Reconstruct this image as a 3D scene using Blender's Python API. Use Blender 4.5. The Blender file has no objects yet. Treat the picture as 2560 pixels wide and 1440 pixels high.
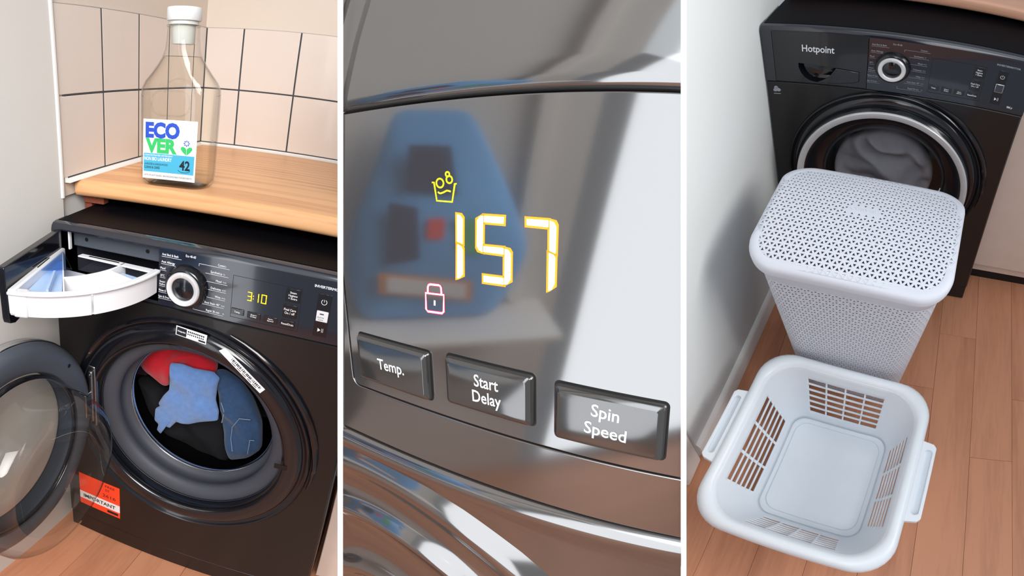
import bpy, bmesh, math, random
from math import sin, cos, pi, radians, sqrt, atan2, hypot
from mathutils import Matrix, Vector, noise
random.seed(7)
# ------------------------------------------------------------------ camera, world, light, exposure
sc = bpy.context.scene
FPX = 1300.0                       # pixels per radian, frame 2560 x 1440
P1 = ([[0.951701, -0.14881, 0.268553], [0.203536, -0.349077, -0.914723], [0.229865, 0.925203, -0.301928]], [-1.0039, 0.6499, 0.8887])
P2 = ([[0.856434, 0.516063, -0.014133], [0.131073, -0.24384, -0.960917], [-0.49934, 0.82111, -0.276475]], [-1.70295, 0.501534, 5.726229])
P3 = ([[0.717275, 0.533019, -0.448785], [0.168399, -0.757587, -0.630637], [-0.676135, 0.376765, -0.633158]], [0.89, -0.0613, 1.5203])
UNIT = 0.06                        # size of one push button on the large display panel (m)
def pose(p, s=1.0):
    R, t = p
    return Matrix(((R[0][0], R[0][1], R[0][2], t[0]*s), (R[1][0], R[1][1], R[1][2], t[1]*s), (R[2][0], R[2][1], R[2][2], t[2]*s), (0, 0, 0, 1)))
W2C = pose(P1)                     # the world is the first bay's own frame
C2W = W2C.inverted()
def clean(M):
    l, q, s = M.decompose()
    return Matrix.LocRotScale(l, q, Vector((1, 1, 1)))
BAY = {1: Matrix.Identity(4), 2: clean(C2W @ pose(P2, UNIT)), 3: clean(C2W @ pose(P3)), 0: clean(C2W)}
cd = bpy.data.cameras.new('camera')
cam = bpy.data.objects.new('camera', cd); sc.collection.objects.link(cam)
cd.type = 'PANO'; cd.panorama_type = 'EQUIRECTANGULAR'
cd.longitude_min, cd.longitude_max = -1280/FPX, 1280/FPX
cd.latitude_min, cd.latitude_max = -720/FPX, 720/FPX
cd.clip_start = 0.01
cam.matrix_world = clean(C2W @ Matrix.Diagonal((1, -1, -1, 1)))
sc.camera = cam
sc.view_settings.view_transform = 'Standard'; sc.view_settings.look = 'None'
sc.view_settings.gamma = 1.0; sc.view_settings.use_curve_mapping = False
sc.view_settings.exposure = 0.0
wd = bpy.data.worlds.new('world'); sc.world = wd; wd.use_nodes = True
wd.node_tree.nodes['Background'].inputs[0].default_value = (0.86, 0.92, 1.0, 1)
wd.node_tree.nodes['Background'].inputs[1].default_value = 0.40
def area(name, bay, loc, target, size, power, col, spread=180):
    l = bpy.data.lights.new(name, 'AREA'); l.spread = radians(spread); l.shape = 'RECTANGLE'; l.size, l.size_y = size; l.energy = power; l.color = col
    o = bpy.data.objects.new(name, l); sc.collection.objects.link(o)
    d = Vector(target) - Vector(loc)
    o.matrix_world = BAY[bay] @ Matrix.Translation(loc) @ d.to_track_quat('-Z', 'Y').to_matrix().to_4x4()
    return o
area('window_light', 1, (1.0, -1.95, 2.25), (0.1, 0.1, 0.75), (1.4, 1.4), 19, (1.0, 0.97, 0.94), 70)
area('window_light', 3, (0.8, -1.25, 2.6), (0.3, -0.5, 0.3), (1.6, 1.6), 6.0, (0.88, 0.95, 1.0), 110)
area('side_window_light', 1, (-0.02, -1.28, 0.80), (1.0, -1.28, 0.80), (0.62, 1.5), 10.0, (0.93, 0.96, 1.0))
# ------------------------------------------------------------------ materials
def lin(c):
    return tuple((x/255/12.92 if x/255 <= 0.04045 else ((x/255+0.055)/1.055)**2.4) for x in c) + (1.0,)
MATS = {}
def nt(name):
    m = bpy.data.materials.new(name); m.use_nodes = True; MATS[name] = m
    return m, m.node_tree.nodes, m.node_tree.links
def plain(name, rgb, rough=0.5, metal=0.0, spec=0.5, var=0.06, scale=30.0, bump=0.0, bscale=200.0, coat=0.0, emit=0.0, ecol=None, trans=0.0, ior=1.45, sheen=0.0, aniso=None, linear=False):
    m, N, L = nt(name); b = N['Principled BSDF']
    c = rgb + (1.0,) if linear else lin(rgb)
    tc = N.new('ShaderNodeTexCoord'); no = N.new('ShaderNodeTexNoise'); no.inputs['Scale'].default_value = scale
    no.inputs['Detail'].default_value = 3
    L.new(tc.outputs['Object'], no.inputs['Vector'])
    mx = N.new('ShaderNodeMix'); mx.data_type = 'RGBA'
    mx.inputs[6].default_value = tuple(x*(1-var) for x in c[:3]) + (1,); mx.inputs[7].default_value = tuple(min(1, x*(1+var)) for x in c[:3]) + (1,)
    L.new(no.outputs['Fac'], mx.inputs[0]); L.new(mx.outputs[2], b.inputs['Base Color'])
    b.inputs['Roughness'].default_value = rough; b.inputs['Metallic'].default_value = metal
    b.inputs['Specular IOR Level'].default_value = spec; b.inputs['Coat Weight'].default_value = coat
    b.inputs['Coat Roughness'].default_value = 0.05
    b.inputs['Transmission Weight'].default_value = trans; b.inputs['IOR'].default_value = ior
    b.inputs['Sheen Weight'].default_value = sheen
    if emit:
        b.inputs['Emission Color'].default_value = lin(ecol or rgb); b.inputs['Emission Strength'].default_value = emit
    if bump:
        n2 = N.new('ShaderNodeTexNoise'); n2.inputs['Scale'].default_value = bscale; n2.inputs['Detail'].default_value = 4
        L.new(tc.outputs['Object'], n2.inputs['Vector'])
        bp = N.new('ShaderNodeBump'); bp.inputs['Strength'].default_value = bump; bp.inputs['Distance'].default_value = 0.002
        L.new(n2.outputs['Fac'], bp.inputs['Height']); L.new(bp.outputs['Normal'], b.inputs['Normal'])
    return m
def wood(name, light, dark, rough=0.4, along='x', scale=1.0, bump=0.05, rings=0.5):
    m, N, L = nt(name); b = N['Principled BSDF']
    tc = N.new('ShaderNodeTexCoord'); mp = N.new('ShaderNodeMapping'); oi = N.new('ShaderNodeObjectInfo')
    s = {'x': (1.2, 14, 14), 'y': (14, 1.2, 14), 'z': (14, 14, 1.2)}[along]
    mp.inputs['Scale'].default_value = tuple(v*scale for v in s)
    ad = N.new('ShaderNodeVectorMath'); ad.operation = 'ADD'
    mu = N.new('ShaderNodeMath'); mu.operation = 'MULTIPLY'; mu.inputs[1].default_value = 37.0
    L.new(oi.outputs['Random'], mu.inputs[0]); L.new(tc.outputs['Object'], mp.inputs['Vector'])
    L.new(mp.outputs['Vector'], ad.inputs[0]); L.new(mu.outputs[0], ad.inputs[1])
    n1 = N.new('ShaderNodeTexNoise'); n1.inputs['Scale'].default_value = 1.0; n1.inputs['Detail'].default_value = 5; n1.inputs['Distortion'].default_value = 0.6
    L.new(ad.outputs[0], n1.inputs['Vector'])
    n3 = N.new('ShaderNodeTexNoise'); n3.inputs['Scale'].default_value = 9.0; n3.inputs['Detail'].default_value = 6
    L.new(ad.outputs[0], n3.inputs['Vector'])
    wv = N.new('ShaderNodeTexWave'); wv.wave_type = 'RINGS'; wv.rings_direction = 'X'; wv.inputs['Scale'].default_value = 1.1; wv.inputs['Distortion'].default_value = 5.0; wv.inputs['Detail'].default_value = 3
    L.new(ad.outputs[0], wv.inputs['Vector'])
    m1 = N.new('ShaderNodeMath'); m1.operation = 'MULTIPLY_ADD'; m1.inputs[1].default_value = rings; L.new(wv.outputs['Fac'], m1.inputs[0]); L.new(n1.outputs['Fac'], m1.inputs[2])
    m2 = N.new('ShaderNodeMath'); m2.operation = 'MULTIPLY_ADD'; m2.inputs[1].default_value = 0.45; L.new(n3.outputs['Fac'], m2.inputs[0]); L.new(m1.outputs[0], m2.inputs[2])
    m3 = N.new('ShaderNodeMath'); m3.operation = 'MULTIPLY_ADD'; m3.inputs[1].default_value = 0.22; L.new(oi.outputs['Random'], m3.inputs[0]); L.new(m2.outputs[0], m3.inputs[2])
    cr = N.new('ShaderNodeValToRGB'); cr.color_ramp.elements[0].color = lin(dark); cr.color_ramp.elements[1].color = lin(light)
    cr.color_ramp.elements[0].position = 0.38; cr.color_ramp.elements[1].position = 1.12 if rings else 0.95
    L.new(m3.outputs[0], cr.inputs[0]); L.new(cr.outputs[0], b.inputs['Base Color'])
    b.inputs['Roughness'].default_value = rough
    bp = N.new('ShaderNodeBump'); bp.inputs['Strength'].default_value = bump; bp.inputs['Distance'].default_value = 0.002
    L.new(n3.outputs['Fac'], bp.inputs['Height']); L.new(bp.outputs['Normal'], b.inputs['Normal'])
    return m
def clear(name, tint, gloss=0.9, rough=0.02, ior=1.45, dark=0.75):
    # clear plastic: see-through with a tint, mirror reflection growing towards grazing angles
    m, N, L = nt(name); N.remove(N['Principled BSDF']); out = N['Material Output']
    tr = N.new('ShaderNodeBsdfTransparent'); gl = N.new('ShaderNodeBsdfGlossy'); gl.inputs['Roughness'].default_value = rough
    gl.inputs['Color'].default_value = (gloss, gloss, gloss, 1)
    no = N.new('ShaderNodeTexNoise'); no.inputs['Scale'].default_value = 25
    tc = N.new('ShaderNodeTexCoord'); L.new(tc.outputs['Object'], no.inputs['Vector'])
    bp = N.new('ShaderNodeBump'); bp.inputs['Strength'].default_value = 0.04; L.new(no.outputs['Fac'], bp.inputs['Height']); L.new(bp.outputs['Normal'], gl.inputs['Normal'])
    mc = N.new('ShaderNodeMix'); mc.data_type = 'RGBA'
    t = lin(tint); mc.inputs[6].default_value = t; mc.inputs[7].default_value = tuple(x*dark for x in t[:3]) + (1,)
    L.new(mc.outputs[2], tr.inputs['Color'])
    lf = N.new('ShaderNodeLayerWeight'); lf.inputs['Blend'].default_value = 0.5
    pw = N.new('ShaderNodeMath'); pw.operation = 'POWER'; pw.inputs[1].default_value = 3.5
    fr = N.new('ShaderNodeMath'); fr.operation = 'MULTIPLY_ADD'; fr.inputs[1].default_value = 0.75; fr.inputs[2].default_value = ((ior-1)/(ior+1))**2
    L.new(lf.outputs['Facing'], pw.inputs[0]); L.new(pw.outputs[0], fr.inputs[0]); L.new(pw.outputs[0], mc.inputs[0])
    mx = N.new('ShaderNodeMixShader'); L.new(fr.outputs[0], mx.inputs[0]); L.new(tr.outputs[0], mx.inputs[1]); L.new(gl.outputs[0], mx.inputs[2])
    L.new(mx.outputs[0], out.inputs['Surface'])
    return m
plain('black_gloss', (17, 18, 24), 0.16, spec=0.5, coat=0.4, bump=0.01, bscale=300)
plain('black_paint', (20, 19, 20), 0.3, spec=0.45, coat=0.15, bump=0.03, bscale=900)
plain('panel_black_sheen', (27, 30, 41), 0.12, spec=0.6, coat=0.5, var=0.04)  # lifted bluish base colour stands in for a window mirrored in the panel
plain('black_top', (9, 9, 14), 0.45, spec=0.06, bump=0.03, bscale=900)
plain('black_matt', (14, 14, 15), 0.6)
plain('rubber', (68, 70, 78), 0.55, spec=0.4, bump=0.05, bscale=400)
plain('rubber_dark', (62, 64, 74), 0.5)
plain('door_plastic', (78, 84, 94), 0.35, spec=0.5)
plain('chrome', (215, 216, 220), 0.14, metal=1.0, var=0.03)
plain('silver', (222, 222, 224), 0.32, metal=0.35, var=0.03)
plain('steel', (150, 150, 152), 0.3, metal=1.0)
plain('drum_steel', (70, 70, 76), 0.45, metal=1.0)
plain('white_print', (228, 230, 235), 0.6, var=0.02)
plain('grey_print', (150, 155, 165), 0.6, var=0.02)
plain('dark_print', (20, 24, 34), 0.6, var=0.02)
plain('dim_print', (66, 68, 75), 0.6, var=0.02)
plain('white_plastic', (226, 226, 230), 0.3, spec=0.5, var=0.015)
plain('basket_plastic', (226, 233, 240), 0.32, spec=0.5, var=0.015, bump=0.01, bscale=60)
plain('hamper_plastic', (214, 219, 230), 0.42, spec=0.4, var=0.015, bump=0.02, bscale=500)
plain('blue_plastic', (172, 198, 232), 0.2, var=0.03)
plain('wall_paint', (222, 220, 216), 0.7, var=0.02, scale=6, bump=0.04, bscale=60)
plain('wall_paint_cool', (218, 222, 222), 0.7, var=0.02, scale=6, bump=0.03, bscale=60)
plain('wall_cream', (220, 208, 196), 0.65, var=0.02, scale=6, bump=0.03, bscale=60)
plain('tile_glaze', (224, 213, 205), 0.22, var=0.025, scale=5, coat=0.3, bump=0.01, bscale=25)
plain('grout', (66, 70, 76), 0.85, var=0.2, scale=60)
plain('grout_pale', (196, 186, 178), 0.85)
plain('sealant', (236, 232, 228), 0.5, var=0.03)
plain('cabinet_white', (218, 198, 185), 0.5, var=0.05, scale=18, bump=0.05, bscale=80)
plain('divider_white', (250, 250, 250), 0.9, var=0.005, emit=0.0)
plain('red_cloth', (205, 22, 42), 0.9, var=0.2, scale=60, bump=0.5, bscale=500, sheen=0.3)
plain('blue_towel', (98, 136, 196), 0.95, var=0.22, scale=90, bump=0.9, bscale=700, sheen=0.4)
plain('denim', (44, 72, 108), 0.9, var=0.35, scale=120, bump=0.4, bscale=900, sheen=0.2)
plain('denim_seam', (120, 140, 165), 0.9, var=0.2)
plain('dark_cloth', (15, 15, 20), 0.95, var=0.3, scale=60, bump=0.4, bscale=400)
plain('plum_cloth', (40, 14, 28), 0.95, var=0.3, scale=60, bump=0.4, bscale=400)
plain('grey_cloth', (152, 149, 152), 0.95, var=0.18, scale=30, bump=0.25, bscale=500)
plain('sticker_red', (255, 72, 34), 0.45, var=0.02)
plain('sticker_white', (236, 236, 236), 0.5, var=0.02)
plain('label_blue', (70, 170, 205), 0.5, var=0.02)
plain('eco_blue', (36, 76, 190), 0.5, var=0.02)
plain('eco_green', (52, 186, 100), 0.5, var=0.02)
plain('cap_white', (222, 226, 228), 0.4, var=0.01)
plain('spout', (205, 208, 205), 0.4, var=0.01)
plain('led_yellow', (255, 222, 30), 0.4, emit=2.2, ecol=(255, 205, 0))
plain('led_white', (255, 244, 220), 0.4, emit=2.6, ecol=(255, 240, 205))
plain('halo_orange', (255, 140, 20), 0.4, emit=0.9, ecol=(255, 140, 10))  # emissive orange for the painted halo round the digits
plain('led_lime', (240, 245, 20), 0.4, emit=1.1, ecol=(238, 242, 10))
plain('led_pink', (255, 235, 240), 0.4, emit=1.3, ecol=(255, 225, 232))
plain('halo_red', (225, 30, 90), 0.4, emit=0.45, ecol=(225, 30, 90))  # dim emissive red for the painted halo round the padlock
plain('panel_grey', (58, 56, 55), 0.07, spec=0.5, ior=2.65, var=0.02)
plain('panel_front', (52, 48, 46), 0.1, spec=0.5, ior=2.65, var=0.02)
plain('button_grey', (44, 43, 42), 0.1, spec=0.5, ior=2.0, var=0.02)
plain('seam_black', (10, 10, 10), 0.5)
plain('carpet', (120, 112, 104), 1.0, var=0.5, scale=300)
plain('pouch_blue', (105, 175, 238), 0.35, var=0.15, scale=12)
plain('pouch_dark', (40, 50, 90), 0.4, var=0.2)
plain('pouch_orange', (225, 150, 80), 0.4)
plain('pouch_green', (90, 190, 130), 0.4)
plain('chipboard', (120, 62, 44), 0.9, var=0.4, scale=200)
wood('wood_top', (230, 176, 126), (176, 110, 62), 0.35, 'x', 1.0, 0.03, 0.45)
wood('wood_pink', (222, 170, 142), (190, 132, 104), 0.4, 'x', 1.0, 0.03, 0.2)
wood('wood_floor', (208, 145, 110), (166, 106, 76), 0.42, 'y', 1.0, 0.04, 0.0)
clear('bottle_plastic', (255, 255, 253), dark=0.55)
clear('liquid', (255, 254, 251), gloss=0.2, ior=1.05, dark=0.94)
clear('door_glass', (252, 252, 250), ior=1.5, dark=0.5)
clear('dark_glass', (238, 239, 242), ior=1.4)
clear('blue_clear', (214, 230, 250), dark=0.9)
# ------------------------------------------------------------------ mesh helpers
class MB:
    def __init__(s): s.v = []; s.f = []
    def add(s, vs, fs):
        n = len(s.v); s.v += [tuple(v) for v in vs]; s.f += [tuple(i+n for i in f) for f in fs]; return s
    def box(s, x0, x1, y0, y1, z0, z1):
        return s.add([(x, y, z) for x in (x0, x1) for y in (y0, y1) for z in (z0, z1)],
                     [(0, 1, 3, 2), (4, 6, 7, 5), (0, 4, 5, 1), (2, 3, 7, 6), (0, 2, 6, 4), (1, 5, 7, 3)])
    def lathe(s, prof, c, n=72, a0=0.0, a1=2*pi, close=False):
        # prof: (r, y); axis along y through c=(x, z)
        full = abs(a1-a0-2*pi) < 1e-6; m = n if full else n+1; vs = []; fs = []
        for i in range(m):
            a = a0+(a1-a0)*i/n
            for r, y in prof: vs.append((c[0]+r*cos(a), y, c[1]+r*sin(a)))
        k = len(prof)
        for i in range(n):
            j = (i+1) % m
            for q in range(k-1 if not close else k):
                p = (q+1) % k
                fs.append((i*k+q, i*k+p, j*k+p, j*k+q))
        return s.add(vs, fs)
    def loft(s, rings, cap0=False, cap1=False, closed=True):
        n = len(rings[0]); vs = [p for r in rings for p in r]; fs = []
        for i in range(len(rings)-1):
            for j in range(n if closed else n-1):
                k = (j+1) % n
                fs.append((i*n+j, i*n+k, (i+1)*n+k, (i+1)*n+j))
        if cap0: fs.append(tuple(range(n)))
        if cap1: fs.append(tuple((len(rings)-1)*n+j for j in range(n)))
        return s.add(vs, fs)
    def prism(s, poly, d):
        # poly: 3D points, d: extrusion vector
        d = Vector(d); n = len(poly); p = [Vector(q) for q in poly]
        vs = [tuple(q) for q in p]+[tuple(q+d) for q in p]
        fs = [tuple(range(n)), tuple(range(2*n-1, n-1, -1))]+[(i, (i+1) % n, n+(i+1) % n, n+i) for i in range(n)]
        return s.add(vs, fs)
    def tube(s, pts, r, n=8, closed=False):
        pts = [Vector(p) for p in pts]; m = len(pts); rings = []
        for i, p in enumerate(pts):
            a = pts[(i-1) % m] if (closed or i > 0) else p; b = pts[(i+1) % m] if (closed or i < m-1) else p
            t = (b-a).normalized(); u = t.cross(Vector((0.13, 0.21, 1))).normalized(); w = t.cross(u)
            rr = r[i] if isinstance(r, (list, tuple)) else r
            rings.append([tuple(p+rr*(cos(2*pi*k/n)*u+sin(2*pi*k/n)*w)) for k in range(n)])
        if closed: rings.append(rings[0])
        return s.loft(rings, not closed, not closed)
    def text(s, st, o, ux, uz, h, w=None, bold=0.0, align='l'):
        vs, fs, wid = glyphs(st, bold); o = Vector(o); ux = Vector(ux).normalized(); uz = Vector(uz).normalized()
        sx = h if w is None else w/max(wid, 1e-6)
        off = {'l': 0, 'c': -wid*sx/2, 'r': -wid*sx}[align]
        return s.add([tuple(o+ux*(x*sx+off)+uz*(y*h)) for x, y in vs], fs)
GL = {}
def glyphs(st, bold):
    if (st, bold) in GL: return GL[(st, bold)]
    cu = bpy.data.curves.new('t', 'FONT'); cu.body = st; cu.resolution_u = 3; cu.offset = bold
    ob = bpy.data.objects.new('t', cu); me = bpy.data.meshes.new_from_object(ob)
    k = 1/0.729; x0 = min((v.co.x for v in me.vertices), default=0)
    vs = [((v.co.x-x0)*k, v.co.y*k) for v in me.vertices]; fs = [tuple(p.vertices) for p in me.polygons]
    wid = max((v[0] for v in vs), default=1)
    bpy.data.objects.remove(ob); bpy.data.curves.remove(cu); bpy.data.meshes.remove(me)
    GL[(st, bold)] = (vs, fs, wid); return GL[(st, bold)]
def rrect(hx, hy, r, n=6, cx=0.0, cy=0.0):
    r = min(r, hx*0.999, hy*0.999); out = []
    for q, (sx, sy) in enumerate(((1, 1), (-1, 1), (-1, -1), (1, -1))):
        for i in range(n+1):
            a = q*pi/2+i/n*pi/2
            out.append((cx+sx*(hx-r)+r*cos(a), cy+sy*(hy-r)+r*sin(a)))
    return out
BASE = {}
def mesh(name, mb, off=(0, 0, 0), clip=None):
    me = bpy.data.meshes.new(name); o = Vector(off)
    me.from_pydata([tuple(Vector(v)-o) for v in mb.v], [], mb.f)
    bm = bmesh.new(); bm.from_mesh(me); bmesh.ops.remove_doubles(bm, verts=bm.verts, dist=1e-6)
    if clip:
        for co, no in clip:
            bmesh.ops.bisect_plane(bm, geom=bm.verts[:]+bm.edges[:]+bm.faces[:], plane_co=Vector(co)-o, plane_no=no, clear_outer=True)
    bmesh.ops.recalc_face_normals(bm, faces=bm.faces); bm.to_mesh(me); bm.free()
    return me
def finish(ob, mat, smooth, bevel, sub, solid, seg=2):
    if mat: ob.data.materials.append(MATS[mat])
    if smooth is not None:
        ob.data.shade_smooth(); ob.data.set_sharp_from_angle(angle=radians(smooth))
    if solid:
        m = ob.modifiers.new('s', 'SOLIDIFY'); m.thickness = solid; m.offset = 0
    if bevel:
        m = ob.modifiers.new('b', 'BEVEL'); m.width = bevel; m.segments = seg; m.limit_method = 'ANGLE'; m.angle_limit = radians(40)
    if sub:
        m = ob.modifiers.new('u', 'SUBSURF'); m.levels = sub; m.render_levels = sub
def tag(o, label, cat=None, group=None, kind=None):
    o['label'] = label
    if cat: o['category'] = cat
    if group: o['group'] = group
    if kind: o['kind'] = kind
    return o
def thing(name, label, cat, bay, base=(0, 0, 0), group=None, kind=None, rot=None):
    o = bpy.data.objects.new(name, None); sc.collection.objects.link(o); o.empty_display_size = 0.05
    o.matrix_world = BAY[bay] @ Matrix.Translation(base) @ (rot or Matrix.Identity(4))
    BASE[o.name] = Vector(base) if rot is None else Vector((0, 0, 0))
    return tag(o, label, cat, group, kind)
def part(name, mb, mat, parent, smooth=35, bevel=0, sub=0, solid=0, clip=None, kind=None, label=None, seg=2):
    off = BASE[parent.name]; me = mesh(name, mb, off, clip)
    o = bpy.data.objects.new(name, me); sc.collection.objects.link(o); o.parent = parent; BASE[o.name] = off
    finish(o, mat, smooth, bevel, sub, solid, seg)
    if kind: o['kind'] = kind
    if label: o['label'] = label
    return o
def copy_part(src, parent, loc):
    o = src.copy(); sc.collection.objects.link(o); o.parent = parent; o.location = loc; return o
def solo(name, label, cat, bay, base, mb, mat, smooth=35, bevel=0, sub=0, solid=0, group=None, kind=None, clip=None, rot=None):
    me = mesh(name, mb, base if rot is None else (0, 0, 0), clip); o = bpy.data.objects.new(name, me); sc.collection.objects.link(o)
    o.matrix_world = BAY[bay] @ Matrix.Translation(base) @ (rot or Matrix.Identity(4))
    BASE[o.name] = Vector(base) if rot is None else Vector((0, 0, 0))
    finish(o, mat, smooth, bevel, sub, solid)
    return tag(o, label, cat, group, kind)
X, Y, Z = Vector((1, 0, 0)), Vector((0, 1, 0)), Vector((0, 0, 1))
from mathutils.geometry import tessellate_polygon
def holed(mb, outer, holes, fn):
    # flat plate with holes: 2D loops mapped to 3D by fn
    loops = [outer]+holes; flat = [p for l in loops for p in l]
    tris = tessellate_polygon([[Vector((p[0], p[1], 0)) for p in l] for l in loops])
    return mb.add([fn(p) for p in flat], [tuple(t) for t in tris])
# ------------------------------------------------------------------ first bay: walls, tiles, worktop, floor
W = 0.595
CX, CZ = 0.294, 0.457
ZT, YB, XL = 0.9075, 0.769, -0.0286
wl = solo('wall_left', 'plain off-white wall to the left of the open washing machine', None, 1, (XL, -0.4, 0),
          MB().box(XL-0.05, XL, -0.905, 0.083, -0.02, 1.75).box(XL-0.05, XL-0.012, 0.083, YB+0.02, -0.02, ZT-0.03), 'wall_paint', bevel=0.004, kind='structure')
part('plaster_edge', MB().tube([(XL-0.001, 0.078, z) for z in (ZT-0.03, 1.0, 1.2, 1.75)], 0.0055, 10), 'wall_paint', wl)
wt = solo('wall_tiled', 'cream tiled left wall above the wooden worktop behind the clear bottle', None, 1, (XL, 0.4, ZT),
          MB().box(XL-0.05, XL-0.004, 0.083, YB+0.05, ZT-0.03, 1.75), 'wall_cream', kind='structure')
wb = solo('wall_back', 'cream back wall with two rows of tiles above the worktop', None, 1, (0.2, YB, ZT),
          MB().box(XL-0.05, 0.88, YB+0.004, YB+0.05, ZT-0.06, 1.75), 'wall_cream', kind='structure')
ZG, ZTOP, Z0 = 1.0873, 1.2778, 0.916
G = 0.0018
part('grout', MB().box(XL-0.004, XL-0.0003, 0.10, YB+0.004, Z0-0.01, ZTOP-0.001), 'grout', wt)
part('grout', MB().box(XL, 0.88, YB+0.0003, YB+0.004, Z0-0.01, ZTOP-0.001), 'grout', wb)
part('grout_edge', MB().box(XL-0.004, XL+0.0002, 0.088, YB, ZTOP, ZTOP+0.002), 'grout_pale', wt)
part('grout_edge', MB().box(XL, 0.88, YB-0.0002, YB+0.004, ZTOP, ZTOP+0.002), 'grout_pale', wb)
ys = [0.0835, 0.2382, 0.3888, 0.5394, 0.69, YB]
for z0, z1 in ((Z0, ZG), (ZG, ZTOP)):
    for a, b in zip(ys[:-1], ys[1:]):
        part('tile', MB().box(XL-0.004, XL, a+G, b-G, z0+G, z1-(G if z1 < ZTOP else 0)), 'tile_glaze', wt, bevel=0.0012)
xs = [XL, 0.082, 0.2439, 0.4058, 0.5677, 0.7296, 0.88]
for z0, z1 in ((Z0, ZG), (ZG, ZTOP)):
    for a, b in zip(xs[:-1], xs[1:]):
        part('tile', MB().box(a+G, b-G, YB, YB+0.004, z0+G, z1-(G if z1 < ZTOP else 0)), 'tile_glaze', wb, bevel=0.0012)
def bead(p0, p1, dirs, r=0.012):
    # quarter-round bead of sealant
    a, b = Vector(dirs[0]), Vector(dirs[1]); rings = []
    for p in (p0, p1):
        p = Vector(p); rings.append([tuple(p)]+[tuple(p+r*(a*(1-sin(t))+b*(1-cos(t)))) for t in [i*pi/16 for i in range(9)]])
    return MB().loft(rings, True, True)
part('sealant_bead', bead((XL-0.002, 0.09, ZT), (XL-0.002, YB, ZT), (X, Z), 0.014), 'sealant', wt)
part('sealant_bead', bead((XL, YB+0.002, ZT), (0.88, YB+0.002, ZT), (-Y, Z), 0.014), 'sealant', wb)
# worktop
prof = [(0.121, 0.884), (0.121, 0.897), (0.1225, 0.9025), (0.127, 0.9065), (0.133, ZT), (0.774, ZT), (0.774, 0.8713), (0.133, 0.8713), (0.126, 0.8735), (0.1222, 0.878)]
worktop = solo('worktop', 'light wooden worktop with rounded front edge over the open washing machine', 'worktop', 1, (0.3, 0.4, 0.8713),
               MB().loft([[(x, y, z) for y, z in prof] for x in (XL, 0.88)], True, True), 'wood_top', smooth=50)
part('end_batten', MB().box(-0.02, 0.03, 0.14, 0.16, 0.855, 0.8713).box(-0.022, -0.004, 0.145, 0.5, 0.84, 0.8713), 'chipboard', worktop, bevel=0.001)
# floor of the first bay
fl = solo('floor', 'warm wooden floor in front of the open washing machine', None, 1, (0.3, -0.2, 0), MB().box(-0.03, 0.898, -1.7, 0.5, -0.02, -0.0035), 'black_matt', kind='structure')
src = None
for i in range(8):
    x0 = -0.03+i*0.116
    if src is None:
        src = part('plank', MB().box(x0+0.0003, x0+0.1157, -1.7, 0.5, -0.0035, 0.0), 'wood_floor', fl, bevel=0.0005)
    else: copy_part(src, fl, (i*0.116, 0, 0))
# white cupboard right of the machine
def cupboard(bay, label, zb):
    t = thing('base_cupboard', label, 'cupboard', bay, (0.7, 0.3, 0))
    part('carcass', MB().box(0.606, 0.88, 0.1, 0.6, 0.05, 0.87), 'cabinet_white', t, bevel=0.001)
    part('door', MB().box(0.604, 0.88, 0.08, 0.098, zb, 0.862), 'cabinet_white', t, bevel=0.002)
    part('plinth', MB().box(0.606, 0.88, 0.115, 0.13, 0.0, zb+0.01), 'black_matt', t)
    return t
cupboard(1, 'pale cupboard edge to the right of the open washing machine', 0.02)
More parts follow.
